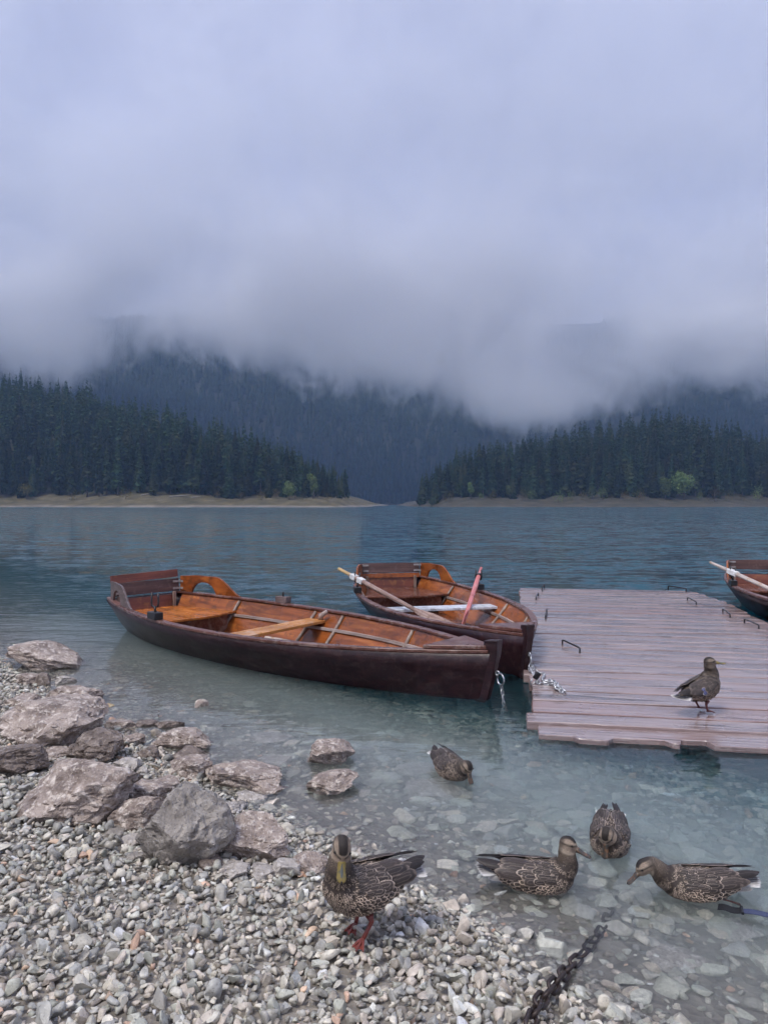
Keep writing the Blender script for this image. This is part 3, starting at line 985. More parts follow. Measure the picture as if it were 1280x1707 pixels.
W_DARKBD = m_wood('dark grained backrest board', (.030, .017, .017), (.085, .045, .040), (.16, .095, .08), 'y', .34, 1, .5, (.17, .12, .11), .4)
W_REDBD = m_wood('red brown board', (.09, .026, .018), (.17, .05, .032), (.25, .09, .06), 'y', .3, 1, .35, (.36, .17, .05), .4)
W_RIB = m_wood('worn pale ribs', (.10, .06, .045), (.26, .19, .155), (.42, .35, .30), 'z', .45, 1.6, .6)
W_RISER = m_wood('worn pale stringer', (.22, .15, .12), (.38, .30, .27), (.52, .45, .42), 'x', .4, 1.2, .4)
W_GREYARM = m_wood('grey worn armrest', (.05, .032, .03), (.12, .085, .08), (.24, .19, .185), 'x', .35, 1.2, .4)
W_OAR = m_wood('worn brown oar', (.13, .075, .055), (.30, .20, .165), (.48, .38, .33), 'x', .36, 1.6, .4, (.10, .055, .04), .6, 18)
W_OARPALE = m_wood('pale weathered oar', (.30, .24, .20), (.50, .43, .39), (.64, .58, .54), 'x', .36, 1.6, .4, (.36, .20, .08), .55, 14)
W_HANDLE = m_wood('yellow oar handle', (.42, .26, .10), (.60, .41, .18), (.70, .52, .28), 'x', .32, 1.6, .3, (.12, .06, .03), .35, 16)
W_PINK = m_wood('faded red oar paint', (.42, .10, .095), (.58, .17, .16), (.68, .29, .28), 'x', .3, 1.4, .3, (.62, .45, .43), .4, 14)


def m_paint(name, c, rough=0.4, metal=0.0, bump=0.2):
    g = NG(name); p = g.obj()
    n = g.noise(p, 30, 4, .6)
    return g.pbr(g.mix(g.rng(n, .35, .7, 0, 1), [q * .75 for q in c], [min(1, q * 1.2) for q in c]), rough, g.bump(n, bump, .003), Metallic=metal)


BLACK = m_paint('black iron', (.022, .023, .026), .35, .3)
STEEL = m_paint('galvanised steel', (.52, .53, .55), .32, .85)
BRACKET = m_paint('dull metal bracket', (.42, .41, .41), .4, .5)
WHITEP = m_paint('white paint band', (.74, .74, .73), .4)
RUST = m_paint('rusty chain iron', (.045, .032, .030), .5, .35, .5)

# ------------------------------------------------------------------ rowing boats
BL, BS, BM, TM = 5.05, 0.45, 0.85, 0.425


def b_w(t):
    t = np.asarray(t, float)
    return np.where(t < TM, BM - (BM - BS) * (np.abs(TM - t) / TM) ** 2, BM * (1 - np.clip((t - TM) / (1 - TM), 0, 1) ** 2.2))


def b_z(t): return 0.385 * (1 - t) * (1 - 2 * t) + 0.325 * 4 * t * (1 - t) + 0.36 * t * (2 * t - 1)
def b_c(t): return b_w(t) * (0.52 + 0.10 * np.clip(t, 0, 1))
def b_k(t): return -0.085 + 0.10 * np.clip((0.25 - t) / .25, 0, 1) ** 2 + 0.05 * np.clip((t - .75) / .25, 0, 1) ** 2


TS = np.concatenate([np.linspace(0, .9, 37), np.linspace(.915, 1, 12)])


def side_pt(t, q, off=0.0, sgn=1):
    """a point on the hull side: q=0 chine, q=1 gunwale; off inward"""
    y = b_c(t) + (b_w(t) - b_c(t)) * q ** 0.8 - off
    x = t * BL - (1 - q) * 0.13 * np.clip((t - .55) / .45, 0, 1) + (1 - q) * 0.05 * np.clip((.2 - t) / .2, 0, 1)
    z = b_k(t) + (b_z(t) - b_k(t)) * q
    return (x, sgn * max(float(y), 0.004), z)


def inner_y(t, z, off=0.035):
    k = (z - b_k(t)) / (b_z(t) - b_k(t))
    return float(b_c(t) + (b_w(t) - b_c(t)) * np.clip(k, 0, 1) ** .8 - off)


def strip(mb, top, bot, thick_dir):
    """board between two polylines, extruded by a vector per station"""
    rings = [[np.array(a), np.array(b), np.array(b) + d, np.array(a) + d] for a, b, d in zip(top, bot, thick_dir)]
    mb.loft(rings)
    return mb


def boat(label, loc, th, style):
    B = thing('rowing_boat', label, 'boat', loc, th, 'rowing boats at the jetty')
    # hull shell
    qs = (0, .25, .5, .75, 1)
    rings = []
    for t in TS:
        L = [side_pt(t, q, 0, 1) for q in qs][::-1]
        R = [side_pt(t, q, 0, -1) for q in qs]
        rings.append(L + [(L[-1][0], 0, b_k(t))] + R)
    hull = MB().loft(rings, closed=False)
    n = len(rings[0])
    hull.f.append(tuple(range(n)))                                     # transom
    h = hull.build('hull', W_HULL, B, True, 40)
    sm = h.modifiers.new('shell', 'SOLIDIFY'); sm.thickness = 0.018; sm.offset = -1
    h.modifiers['shell'].use_even_offset = True
    for sg in (1, -1):
        # upper strake that laps over the hull planking
        tt = TS[:-1]
        strip(MB(), [side_pt(t, 1.0, -.002, sg) for t in tt], [side_pt(t, .74, -.002, sg) for t in tt], [np.array((0, sg * .016, 0))] * len(tt)).build('rub_rail', W_RAIL, B, True, 40)
        # lower strake, lapped
        strip(MB(), [side_pt(t, .42, -.0005, sg) for t in tt], [side_pt(t, .02, -.0005, sg) for t in tt], [np.array((0, sg * .009, 0))] * len(tt)).build('lower_strake', W_HULL, B, True, 40)
        # inner planking in two strakes
        for q0, q1, mt in ((.10, .60, W_IN), (.61, .985, W_IN)):
            tt = TS[1:-4]
            strip(MB(), [side_pt(t, q1, .022, sg) for t in tt], [side_pt(t, q0, .022, sg) for t in tt], [np.array((0, -sg * .008, 0))] * len(tt)).build('inner_plank', mt, B, True, 40)
        # gunwale cap
        rg_ = []
        for t in TS[:-1]:
            x, y, z = side_pt(t, 1, 0, sg)
            w = min(.052, abs(y) * .9)
            rg_.append([(x, y + sg * .022, z), (x, y - sg * w, z), (x, y - sg * w, z + .026), (x, y + sg * .022, z + .026)])
        MB().loft(rg_).build('gunwale', W_RAIL, B, True, 40, bevel=.005)
        # stringer
        tt = [t for t in TS if .03 < t < .88]
        rg_ = []
        for t in tt:
            z = .155 + .06 * abs(t - .45); y = inner_y(t, z, .034)
            rg_.append([(t * BL, sg * y, z), (t * BL, sg * (y - .022), z), (t * BL, sg * (y - .022), z + .028), (t * BL, sg * y, z + .028)])
        MB().loft(rg_).build('stringer', W_RISER, B, True, 40)
        # ribs
        for u in style.get('ribs', (.98, 2.18, 2.62, 3.75)):
            t = u / BL
            pts = []
            for q in (.12, .4, .7, .97):
                x, y, z = side_pt(t, q, .046, sg)
                pts.append((x + .05 * (q - .5), y, z))
            MB().tube(pts, [.021, .020, .018, .016], 8).build('rib', W_RIB, B, True)
        # armrest board with its arch
        x0, x1 = .10, .98
        top = []; bot = []
        for x in np.linspace(x0, x1, 45):
            t = x / BL
            zt = .205 * sstep(x1, .60, x) ** .8 + .006 - .02 * sstep(.35, x0, x)
            aa = (x - .44) / .17
            za = .135 * math.sqrt(max(0, 1 - aa * aa)) if abs(aa) < 1 else 0
            y = sg * (float(b_w(t)) - .012)
            top.append((x, y, b_z(t) + .028 + zt)); bot.append((x, y, b_z(t) + .026 + min(za, zt - .004)))
        strip(MB(), top, bot, [np.array((0, -sg * .024, 0))] * 45).build('armrest', W_GREYARM if (sg < 0 and style['one']) else W_IN, B, True, 35)
    # floor boards
    for i in range(6):
        y0, y1 = -.48 + .16 * i, -.48 + .16 * i + .152
        rg_ = []
        for t in np.linspace(.03, .86, 24):
            m = max(float(b_c(t)) - .02, .01)
            a, b = np.clip(y0, -m, m), np.clip(y1, -m, m)
            if b - a < .01: continue
            z = b_k(t) + .030 + .002 * (i % 2)
            rg_.append([(t * BL, a, z), (t * BL, b, z), (t * BL, b, z + .018), (t * BL, a, z + .018)])
        if len(rg_) > 2: MB().loft(rg_).build('floor_board', W_FLOOR, B, False, bevel=.003)
    # transom lining, post corners and backrest
    wi = BS - .03
    MB().loft([[(.10, -.27, .06), (.10, .27, .06), (.12, .27, .06), (.12, -.27, .06)], [(.055, -wi + .03, .375), (.055, wi - .03, .375), (.075, wi - .03, .375), (.075, -wi + .03, .375)]]).build('transom_lining', W_REDBD, B, bevel=.004)
    z0 = .385 + .03
    boards = style['back']
    for (zc, hgt, mt, xo, tilt) in boards:
        R = Matrix.Rotation(-.10, 4, 'Y') @ Matrix.Rotation(tilt, 4, 'X')
        bd = MB().box((0.075 + xo - (zc) * .10, 0, z0 + zc), (.026, 2 * wi + .05, hgt), R).build('backrest_board', mt, B, bevel=.004)
    zc = boards[0][0]
    for sg in (1, -1):
        for dz in (-.042, .042):
            MB().box((.102 - zc * .1, sg * (wi - .02), z0 + zc + dz), (.006, .10, .026)).box((.14 - zc * .1, sg * (wi + .022), z0 + zc + dz), (.08, .006, .026)).build('bracket', BRACKET, B, bevel=.002)
        MB().box((.09, sg * (wi - .05), .30), (.03, .04, .22)).build('corner_post', W_RIB, B, bevel=.004)
    # stern seat, boards run fore and aft with a bowed front edge
    nb = 4
    for i in range(nb):
        a, b = -1 + 2 * i / nb, -1 + 2 * (i + 1) / nb
        rg_ = []
        for x in np.linspace(.08, 1.16, 14):
            w = inner_y(x / BL, .20, .045)
            fr = lambda k: min(x, 1.16 - .14 * (k * k))
            A, Bq = a * w + .002, b * w - .002
            z = .205 + .003 * (i % 2)
            rg_.append([(fr(a), A, z), (fr(b), Bq, z), (fr(b), Bq, z + .026), (fr(a), A, z + .026)])
        MB().loft(rg_).build('stern_seat_board', W_SEAT if style['one'] else W_FLOOR, B, bevel=.003)
    MB().box((1.0, 0, .10), (.025, 1.0, .2)).build('seat_support', W_FLOOR, B, bevel=.003)
    # thwart
    u = 2.38
    w = inner_y(u / BL, .235, .04)
    th_o = MB().box((0, 0, 0), (.25, 2 * w, .032), Matrix.Rotation(style.get('skew', 0), 4, 'Z')).build('thwart', style['thwart'], B, bevel=.005)
    th_o.location = (u, 0, .235)
    if style['one']:
        kn = MB()
        kn.tube([(u - .02, w - .02, .25), (u + .0, w - .03, .30), (u + .06, w + .0, .345)], [.028, .03, .02], 6).build('knee', W_RISER, B, True)
    # bow: breasthook, stem
    rg_ = []
    for t in np.linspace(.905, .992, 9):
        x, y, z = side_pt(t, 1, 0, 1)
        y = max(y - .0, .012)
        rg_.append([(x, -y, z + .0285), (x, y, z + .0285), (x, y, z + .060), (x, -y, z + .060)])
    MB().loft(rg_).build('breasthook', W_RAIL, B, bevel=.006)
    zs = .36
    prof = [(BL - .175, -.09), (BL - .155, .10), (BL - .10, zs - .02), (BL - .075, zs + .095), (BL + .045, zs + .11), (BL + .035, zs), (BL - .01, .16), (BL - .055, .0), (BL - .085, -.10)]
    def wdt(z): return .026 + .016 * sstep(.2, .52, z)
    V = [(x, -float(wdt(z)), z) for x, z in prof] + [(x, float(wdt(z)), z) for x, z in prof]
    m = len(prof)
    MB().add(V, [tuple(range(m)), tuple(range(2 * m - 1, m - 1, -1))] + [(i, i + m, (i + 1) % m + m, (i + 1) % m) for i in range(m)]).build('stem_post', W_HULL, B, bevel=.007)
    # mooring ring
    rz = .205
    MB().torus((BL + .050, 0, rz - .035), .042, .0065, 'x', 24, 8, M=Matrix.Rotation(1.2, 4, 'Z')).build('mooring_ring', STEEL, B, True)
    MB().torus((BL + .022, 0, rz + .008), .016, .006, 'y', 16, 8).build('eye_bolt', STEEL, B, True)
    # oarlocks
    for sg in (1, -1):
        u = 1.63; t = u / BL
        y = sg * (float(b_w(t)) - .005); z = b_z(t) + .026
        ang = math.atan2(float(b_w(t + .01) - b_w(t - .01)), .02 * BL) * sg
        mt = BLACK if (sg < 0 or not style['one']) else W_GREYARM
        blk = MB().box((0, 0, .035), (.17, .09, .07)).build('oarlock_block', mt, B, bevel=.006)
        blk.location = (u, y, z); blk.rotation_euler = (0, 0, ang)
        fk = MB().tube([(0, 0, .06), (0, 0, .12)], .011, 8)
        up = .14 if not (style['one'] and sg > 0) else .03
        if up > .1:
            fk.tube([(-.036, 0, .12 + up), (-.040, 0, .16), (-.034, 0, .13), (0, 0, .118), (.034, 0, .13), (.040, 0, .16), (.036, 0, .12 + up)], .0095, 8)
        f_o = fk.build('oarlock_fork', BLACK, blk, True)
        f_o.rotation_euler = (0, 0, style.get('fork', .5))
    return B


def to_world(B_loc, th, p):
    c, s = math.cos(th), math.sin(th)
    return Vector((B_loc[0] + p[0] * c - p[1] * s, B_loc[1] + p[0] * s + p[1] * c, p[2]))


def oar(label, A, Bp, mats, blade=True, roll=0.3, blade_mat=None):
    """A handle tip, Bp blade tip (world)"""
    A, Bp = Vector(A), Vector(Bp)
    L = (Bp - A).length
    O = thing('oar', label, 'oar', A, 0, 'oars in the boats')
    d = (Bp - A).normalized()
    q = d.to_track_quat('X', 'Z')
    O.rotation_mode = 'QUATERNION'
    O.rotation_quaternion = q
    sh, hd, bd = mats
    if hd is not None:
        MB().tube([(0, 0, 0), (.012, 0, 0), (.06, 0, 0), (.22, 0, 0), (.30, 0, 0)], [.010, .021, .0225, .022, .028], 12).build('handle', hd, O, True, 60)
        s0 = .298
    else:
        MB().tube([(0, 0, 0), (.02, 0, 0), (.20, 0, 0), (.30, 0, 0)], [.012, .020, .022, .028], 12).build('handle', sh, O, True, 60)
        s0 = .298
    MB().tube([(s0, 0, 0), (.7, 0, 0), (1.2, 0, 0), (L - .62, 0, 0), (L - .40, 0, 0)], [.029, .033, .030, .026, .018], 12, squash=.92).build('shaft', sh, O, True, 60)
    bm = mats[0] if blade_mat is None else blade_mat
    rings = []
    for x, w, t in ((L - .66, .026, .022), (L - .56, .040, .018), (L - .42, .064, .012), (L - .2, .078, .009), (L - .03, .082, .007), (L, .074, .005)):
        rings.append([(x, -w, -t * .3), (x, -w * .4, -t), (x, w * .4, -t), (x, w, -t * .3), (x, w, t * .3), (x, w * .4, t), (x, -w * .4, t), (x, -w, t * .3)])
    b = MB().loft(rings).build('blade', bm, O, True, 40)
    b.rotation_euler = (roll, 0, 0)
    return O, L


def oar_band(O, x, half=.055):
    b = MB().box((x, 0, 0), (half * 2, .074, .068)).build('band', WHITEP, O, bevel=.006)
    return b


B1 = ((-2.923, 8.965, 0.0), -0.729)
B2 = ((0.09, 11.225, 0.0), -1.342)
B3 = ((5.96, 11.78, 0.0), -1.74)
boat('long dark rowing boat in front, orange inside, parallel to the shore', *B1,
     dict(one=True, thwart=W_THWART, skew=.12, fork=.5, back=[(.075, .155, W_DARKBD, 0, 0), (.205, .095, W_REDBD, -.012, .025)]))
boat('rowing boat behind it with a white thwart and a red oar', *B2,
     dict(one=False, thwart=W_WHITE, fork=.9, ribs=(.98, 2.72, 3.75), back=[(.115, .145, W_DARKBD, 0, 0), (.0, .07, W_IN, 0, 0)]))
boat('partly visible rowing boat at the right edge beyond the jetty', *B3,
     dict(one=False, thwart=W_WHITE, fork=.9, ribs=(.98, 2.72, 3.75), back=[(.115, .155, W_DARKBD, 0, 0)]))


def lock_oar(Bx, sg, tip, over, label, mats, **kw):
    t = 1.63 / BL
    lk = Vector((1.63, sg * (float(b_w(t)) - .005), b_z(t) + .026 + .175))
    tp = Vector(tip)
    A = lk + (lk - tp).normalized() * over
    O, L = oar(label, to_world(*Bx, A), to_world(*Bx, tp), mats, **kw)
    return O, over


O, x = lock_oar(B2, -1, (3.32, -.10, .13), .46, 'worn brown oar with yellow handle and white band', (W_OAR, W_HANDLE, None), roll=.75)
oar_band(O, x - .075); oar_band(O, x + .085)
O, x = lock_oar(B2, 1, (3.25, .0, .06), .33, 'faded red oar standing in its black oarlock', (W_PINK, None, None), roll=1.45)
MB().box((x, 0, 0), (.05, .078, .072)).build('collar', BLACK, O, bevel=.005)
O, x = lock_oar(B3, -1, (3.32, -.10, .13), .50, 'pale weathered oar resting in the rightmost boat', (W_OARPALE, None, None), roll=.75)
oar_band(O, x - .0, .09)
oar('worn grey oar lying on the floor of the front boat', to_world(*B1, (1.75, .46, .02)), to_world(*B1, (4.15, .10, .10)), (W_OARPALE, None, None), roll=.2)

# ------------------------------------------------------------------ jetty
def m_dock():
    g = NG('rain wet jetty wood')
    p = g.obj()
    rnd = g.n('ObjectInfo', out=5)
    off = g.n('CombineXYZ', {0: g.math('MULTIPLY', rnd, 31.0), 1: g.math('MULTIPLY', rnd, 7.0), 2: 0.0})
    q = g.n('VectorMath', {0: p, 1: off}, operation='ADD')
    n1 = g.noise(g.mapv(q, (0.9, 26, 26)), 1.0, 6, 0.62, 0.8)
    n2 = g.noise(g.mapv(q, (2.2, 80, 80)), 1.0, 4, 0.6, 0.4)
    n3 = g.noise(g.mapv(q, (1, 2.2, 1)), 1.3, 4, 0.55, 0.4)
    n4 = g.noise(g.mapv(q, (0.7, 9, 1)), 1.6, 4, 0.6, 1.0)
    c = g.ramp(n1, (0.22, (.075, .05, .048)), (0.42, (.235, .172, .165)), (0.58, (.36, .285, .275)), (0.74, (.56, .49, .475)))
    c = g.mix(g.math('MULTIPLY', g.rng(n3, 0.45, 0.75, 0, 1), 0.5), c, (.38, .25, .23))
    c = g.mix(g.math('MULTIPLY', g.rng(n2, 0.55, 0.68, 0, 1), 0.75), c, (.10, .07, .07))
    c = g.mix(g.math('MULTIPLY', g.rng(n4, 0.60, 0.68, 0, 1), 0.85), c, (.055, .042, .042))
    c = g.mix(g.math('MULTIPLY', g.math('GREATER_THAN', rnd, 0.8), 0.25), c, (.33, .17, .14))
    film = g.rng(n3, 0.35, 0.65, 0.0, 1.0)
    rough = g.math('ADD', 0.14, g.math('MULTIPLY', film, 0.25))
    hgt = g.math('ADD', g.math('MULTIPLY', n1, 1.0), g.math('ADD', g.math('MULTIPLY', n2, 0.5), g.math('MULTIPLY', g.rng(n4, 0.60, 0.72, 1, 0), 0.8)))
    return g.pbr(c, rough, g.bump(hgt, 0.6, 0.007), Specular_IOR_Level=0.6, Coat_Weight=g.math('SUBTRACT', 1.0, g.math('MULTIPLY', film, 0.25)), Coat_Roughness=0.10, Coat_Normal=g.bump(hgt, 0.16, 0.005))


DOCK = m_dock()
DOCKDARK = m_wood('dark sodden beam', (.03, .02, .02), (.08, .05, .048), (.16, .11, .105), 'x', .4, .8, .6)
d_o = np.array((0.967, 4.63)); d_f = np.array((2.183, 11.83))
d_len = float(np.linalg.norm(d_f - d_o)); d_ax = (d_f - d_o) / d_len
d_w = 2.78
d_rot = math.atan2(-d_ax[0], d_ax[1])                       # local x runs along a plank, y away from the camera
JT = thing('jetty', 'low wet plank jetty floating at the right', 'jetty', (d_o[0], d_o[1], 0), d_rot)


def jz(v): return 0.045 + 0.105 * min(max(v / d_len, 0), 1) ** 0.85


rd = np.random.default_rng(21)
v = 0.0; k = 0
while v < d_len - .05:
    w = float(rd.uniform(.17, .29))
    if v + w > d_len: w = d_len - v
    nx = 64 if k else 220
    x0 = rd.uniform(-.03, .03) - (.04 if k % 5 == 1 else 0); x1 = d_w + rd.uniform(-.04, .03)
    if d_len - v < 1.3: x1 -= .16 * (1.3 - (d_len - v)) ** 2
    xs_ = np.concatenate([[x0, x0 + .006], np.linspace(x0 + .03, x1 - .03, nx - 4), [x1 - .006, x1]])
    th_ = .065 if k else .035
    g_ = .0025 if rd.random() < .6 else .007
    dz = rd.uniform(-.002, .002); tw = rd.uniform(-.003, .003)
    amp = .011 if k > 2 else (.055, .030, .016)[k]
    P0 = np.stack([xs_ * 3.1, np.full(nx, v * 7), np.zeros(nx)], -1)
    e0 = fbm(P0, 4, 40 + k) * amp; e1 = fbm(P0 + 9, 4, 60 + k) * .0055
    if k == 0: e0 = fbm(P0 * 7, 4, 92) * .006 + sum(dp_ * sstep(hw_, hw_ * .72, np.abs(xs_ - cx_)) for cx_, hw_, dp_ in ((.10, .16, .05), (.62, .20, .06), (.95, .10, .09), (1.75, .28, .045), (2.3, .12, .07)))
    sag = fbm(P0 * .5 + 5, 2, 80 + k) * .0012
    rings = []
    for i in range(nx):
        e = .012 if i in (0, nx - 1) else 0.0
        a, b = v + g_ + e0[i], v + w - g_ + e1[i]
        zz = jz(v + w / 2) + dz + sag[i] + tw * (xs_[i] / d_w - .5)
        if k == 0: zz -= .016
        c = .0045
        rings.append([(xs_[i], a + e, zz - th_), (xs_[i], b - e, zz - th_), (xs_[i], b - e, zz - c - e), (xs_[i], b - c - e, zz - e),
                      (xs_[i], (a * .4 + b * .6), zz + .002 - e * .5), (xs_[i], a + c + e, zz - e), (xs_[i], a + e, zz - c - e)])
    MB().loft(rings).build('plank', DOCK, JT, True, 25)
    v += w; k += 1
for xo in (.16, d_w * .5, d_w - .2):
    MB().tube([(xo, 1.1, -.13), (xo + .01, 2.5, -.10), (xo, 5, -.06), (xo, d_len - .1, -.035)], [.10, .11, .105, .095], 12).build('float_log', DOCKDARK, JT, True)


def staple(px, py, dpx, dpy, z0=.02, h=.045):
    z = .1
    for _ in range(4):
        a = px_ground(px, py, z); b = px_ground(px + dpx, py + dpy, z)
        vv = float((a[:2] - d_o) @ d_ax); z = jz(vv)
    def loc(q):
        r = q[:2] - d_o
        return np.array((r[0] * d_ax[1] - r[1] * d_ax[0], r @ d_ax))
    A, Bq = loc(a), loc(b)
    z = jz(float(A[1])); z2 = jz(float(Bq[1]))
    MB().tube([(A[0], A[1], z - .03), (A[0], A[1], z + h * .85), (A[0] * .93 + Bq[0] * .07, A[1] * .93 + Bq[1] * .07, z + h), (A[0] * .07 + Bq[0] * .93, A[1] * .07 + Bq[1] * .93, z2 + h), (Bq[0], Bq[1], z2 + h * .85), (Bq[0], Bq[1], z2 - .03)],
              .0085, 8).build('staple', BLACK, JT, True, 60)


for a in ((937, 1074, 29, 13), (1113, 981, 30, 5), (1145, 1001, 15, 7), (903, 985, 4, -6), (893, 1000, 4, -6), (909, 1032, 2, -10), (1204, 1021, 12, 8), (1240, 1038, 24, 10)):
    staple(*a)


# ------------------------------------------------------------------ chains, padlock, strap
def link_geo(l, w, r, n=18, m=7):
    """one chain link along x, lying in the xy plane"""
    V = []; hl = l / 2 - w / 2
    for i in range(n):
        t = 2 * math.pi * i / n
        cx = hl if math.cos(t) > 0 else -hl
        for k in range(m):
            p = 2 * math.pi * k / m
            rr = w / 2 - r + r * math.cos(p)
            V.append((cx + rr * math.cos(t), rr * math.sin(t), r * math.sin(p)))
    Fc = [(i * m + k, i * m + (k + 1) % m, ((i + 1) % n) * m + (k + 1) % m, ((i + 1) % n) * m + k) for i in range(n) for k in range(m)]
    return np.array(V), Fc


def chain_frames(pts, pitch, rg, wob=.35):
    P = np.array(pts, float)
    seg = np.linalg.norm(np.diff(P, axis=0), axis=1); S = np.concatenate([[0], np.cumsum(seg)])
    out = []; i = 0
    for s in np.arange(pitch / 2, S[-1], pitch):
        c = np.array([np.interp(s, S, P[:, k]) for k in range(3)])
        a = np.array([np.interp(max(s - pitch / 2, 0), S, P[:, k]) for k in range(3)]); b = np.array([np.interp(min(s + pitch / 2, S[-1]), S, P[:, k]) for k in range(3)])
        d = Vector(b - a).normalized()
        q = d.to_track_quat('X', 'Z').to_matrix() @ Matrix.Rotation((.785 if i % 2 else -.785) + rg.uniform(-wob, wob), 3, 'X')
        out.append((c, q)); i += 1
    return out


def smooth_path(pts, n=60):
    P = np.array(pts, float); t = np.linspace(0, len(P) - 1, n)
    out = []
    for q in t:
        i = min(int(q), len(P) - 2); f = q - i
        p0, p1, p2, p3 = P[max(i - 1, 0)], P[i], P[i + 1], P[min(i + 2, len(P) - 1)]
        out.append(.5 * ((2 * p1) + (-p0 + p2) * f + (2 * p0 - 5 * p1 + 4 * p2 - p3) * f * f + (-p0 + 3 * p1 - 3 * p2 + p3) * f ** 3))
    return out


LV, LF = link_geo(.054, .032, .0058)
ring1 = to_world(*B1, (BL + .055, 0, .13)); ring2 = to_world(*B2, (BL + .055, 0, .13))


def fine_chain(name, label, paths, pitch=.042, mat=STEEL):
    mb = MB()
    for pts in paths:
        for c, q in chain_frames(smooth_path(pts), pitch, rd):
            mb.add(LV @ np.array(q).T + c, LF)
    o = mb.build(name, mat, None, True)
    tag(o, label, 'chain', 'mooring chains')
    return o


x, y, z = ring1
fine_chain('mooring_chain', 'short steel chain hanging from the front boat into the water', [[(x, y, z), (x + .01, y, .06), (x + .02, y - .01, -.05), (x + .05, y + .03, -.3)]])
x, y, z = ring2
e = px_ground(905, 1140, .075); f2 = px_ground(932, 1150, .08); f3 = px_ground(912, 1137, .09); f4 = px_ground(925, 1142, .085)
fine_chain('mooring_chain', 'bright steel chain heaped on the jetty edge', [
    [(x, y, z + .01), (x - .02, y - .05, .10), (x + .02, y - .16, .06), (e[0] - .04, e[1], .085), e, f4, f2, (f2[0] + .01, f2[1] - .06, .075)],
    [(x + .012, y - .01, z), (x + .03, y - .06, .09), (x + .08, y - .14, .08), (e[0], e[1] + .04, .10), f3, (f4[0], f4[1] + .03, .10), (f2[0] - .03, f2[1] + .02, .10), (f2[0] + .02, f2[1], .085)],
    [(x + .01, y, z), (x, y - .08, .10), (x - .02, y - .14, .03), (x - .02, y - .15, -.06), (x + .02, y - .1, -.3)],
    [(x + .04, y - .13, .08), (x + .0, y - .18, .03), (x + .01, y - .2, -.05), (x + .03, y - .15, -.25)],
    [e, (e[0] + .05, e[1] + .03, .095), (f4[0], f4[1], .105), (f2[0], f2[1] + .01, .10), (f2[0] + .03, f2[1] - .05, .08)]])
pl = thing('padlock', 'black padlock on the heaped steel chain', 'padlock', px_ground(890, 1133, .10))
pl.rotation_euler = (.2, .55, .3)
MB().box((0, 0, .038), (.045, .025, .062)).build('body', BLACK, pl, bevel=.008)
MB().tube([(-.017, 0, .0), (-.017, 0, -.03), (0, 0, -.05), (.017, 0, -.03), (.017, 0, .0)], .006, 8).build('shackle', STEEL, pl, True)

# rusty chain running from the gravel into the lake
cpx = [(872, 1740), (886, 1700), (898, 1672), (925, 1640), (950, 1612), (985, 1580), (1008, 1555), (1024, 1528), (1036, 1504)]
cp = []
for i, (a, b) in enumerate(cpx):
    z = 0.0
    for _ in range(6):
        g_ = px_ground(a, b, z); z = float(ground_z(g_[0], g_[1])) + (.07, .07, .062, .052, .04, .026, .008, -.015, -.05)[i]
    cp.append((g_[0], g_[1], z))
RC = thing('anchor_chain', 'rusty dark chain running from the gravel into the lake', 'chain', cp[0])
V, Fc = link_geo(.086, .046, .0066, 22, 8)
lme = mesh_np('link', V, Fc, RUST, True)
for c, q in chain_frames(smooth_path(cp, 120), .063, rd, .25):
    o = place('link', lme, RC, c - np.array(cp[0]))
    o.rotation_euler = q.to_euler()

g = NG('blue strap webbing')
nz = g.n('TexWave', {'Vector': g.obj(), 'Scale': 90.0, 'Distortion': 1.0})
BLUE = g.pbr(g.mix(nz, (.030, .038, .085), (.055, .068, .14)), .5, g.bump(nz, .3, .001))
a, b, c = px_ground(1196, 1512, .010), px_ground(1236, 1519, .016), px_ground(1330, 1534, .03)
ST = thing('mooring_strap', 'dark blue strap lying in the water at the right edge', 'strap', a)
def ribbon(p, q, w, mat, name, n=8, up=.002):
    p, q = np.array(p), np.array(q); d = q - p; s_ = np.cross(d, (0, 0, 1)); s_ /= np.linalg.norm(s_)
    rings = []
    for t in np.linspace(0, 1, n):
        m = p + d * t + np.array((0, 0, .003 * math.sin(t * 7)))
        rings.append([m - s_ * w, m + s_ * w, m + s_ * w + (0, 0, up), m - s_ * w + (0, 0, up)])
    return MB().loft(rings).build(name, mat, ST, True, 40)
ribbon((0, 0, 0), b - a, .022, BLACK, 'wet_end'); ribbon(b - a, c - a, .017, BLUE, 'webbing', 10)
m_ = b - a
MB().box(m_ + np.array((0, 0, .004)), (.010, .05, .010), Matrix.Rotation(-.35, 4, 'Z')).build('stitching', BLACK, ST, bevel=.002)

# ------------------------------------------------------------------ ducks
def m_feather():
    g = NG('mallard feathers')
    fe = g.n('Attribute', attribute_name='fe', out=2)
    cd = g.n('Attribute', attribute_name='cdark'); cp_ = g.n('Attribute', attribute_name='cpale')
    n = g.noise(g.obj(), 260, 3, .6)
    f = g.math('ADD', fe, g.math('MULTIPLY', g.math('SUBTRACT', n, .5), .35))
    c = g.mix(g.rng(f, .62, .95, 0, 1), cd, cp_)
    chev = g.n('MapRange', {0: g.math('ABSOLUTE', g.math('SUBTRACT', f, .36)), 1: 0.04, 2: 0.12, 3: 0.6, 4: 0.0})
    c = g.mix(chev, c, g.mix(.35, cp_, cd))
    c = g.mix(.5, c, g.ramp(n, (.3, .6), (.7, 1.3)), 'MULTIPLY')
    return g.pbr(c, .5, g.bump(n, .2, .001), Specular_IOR_Level=.35)


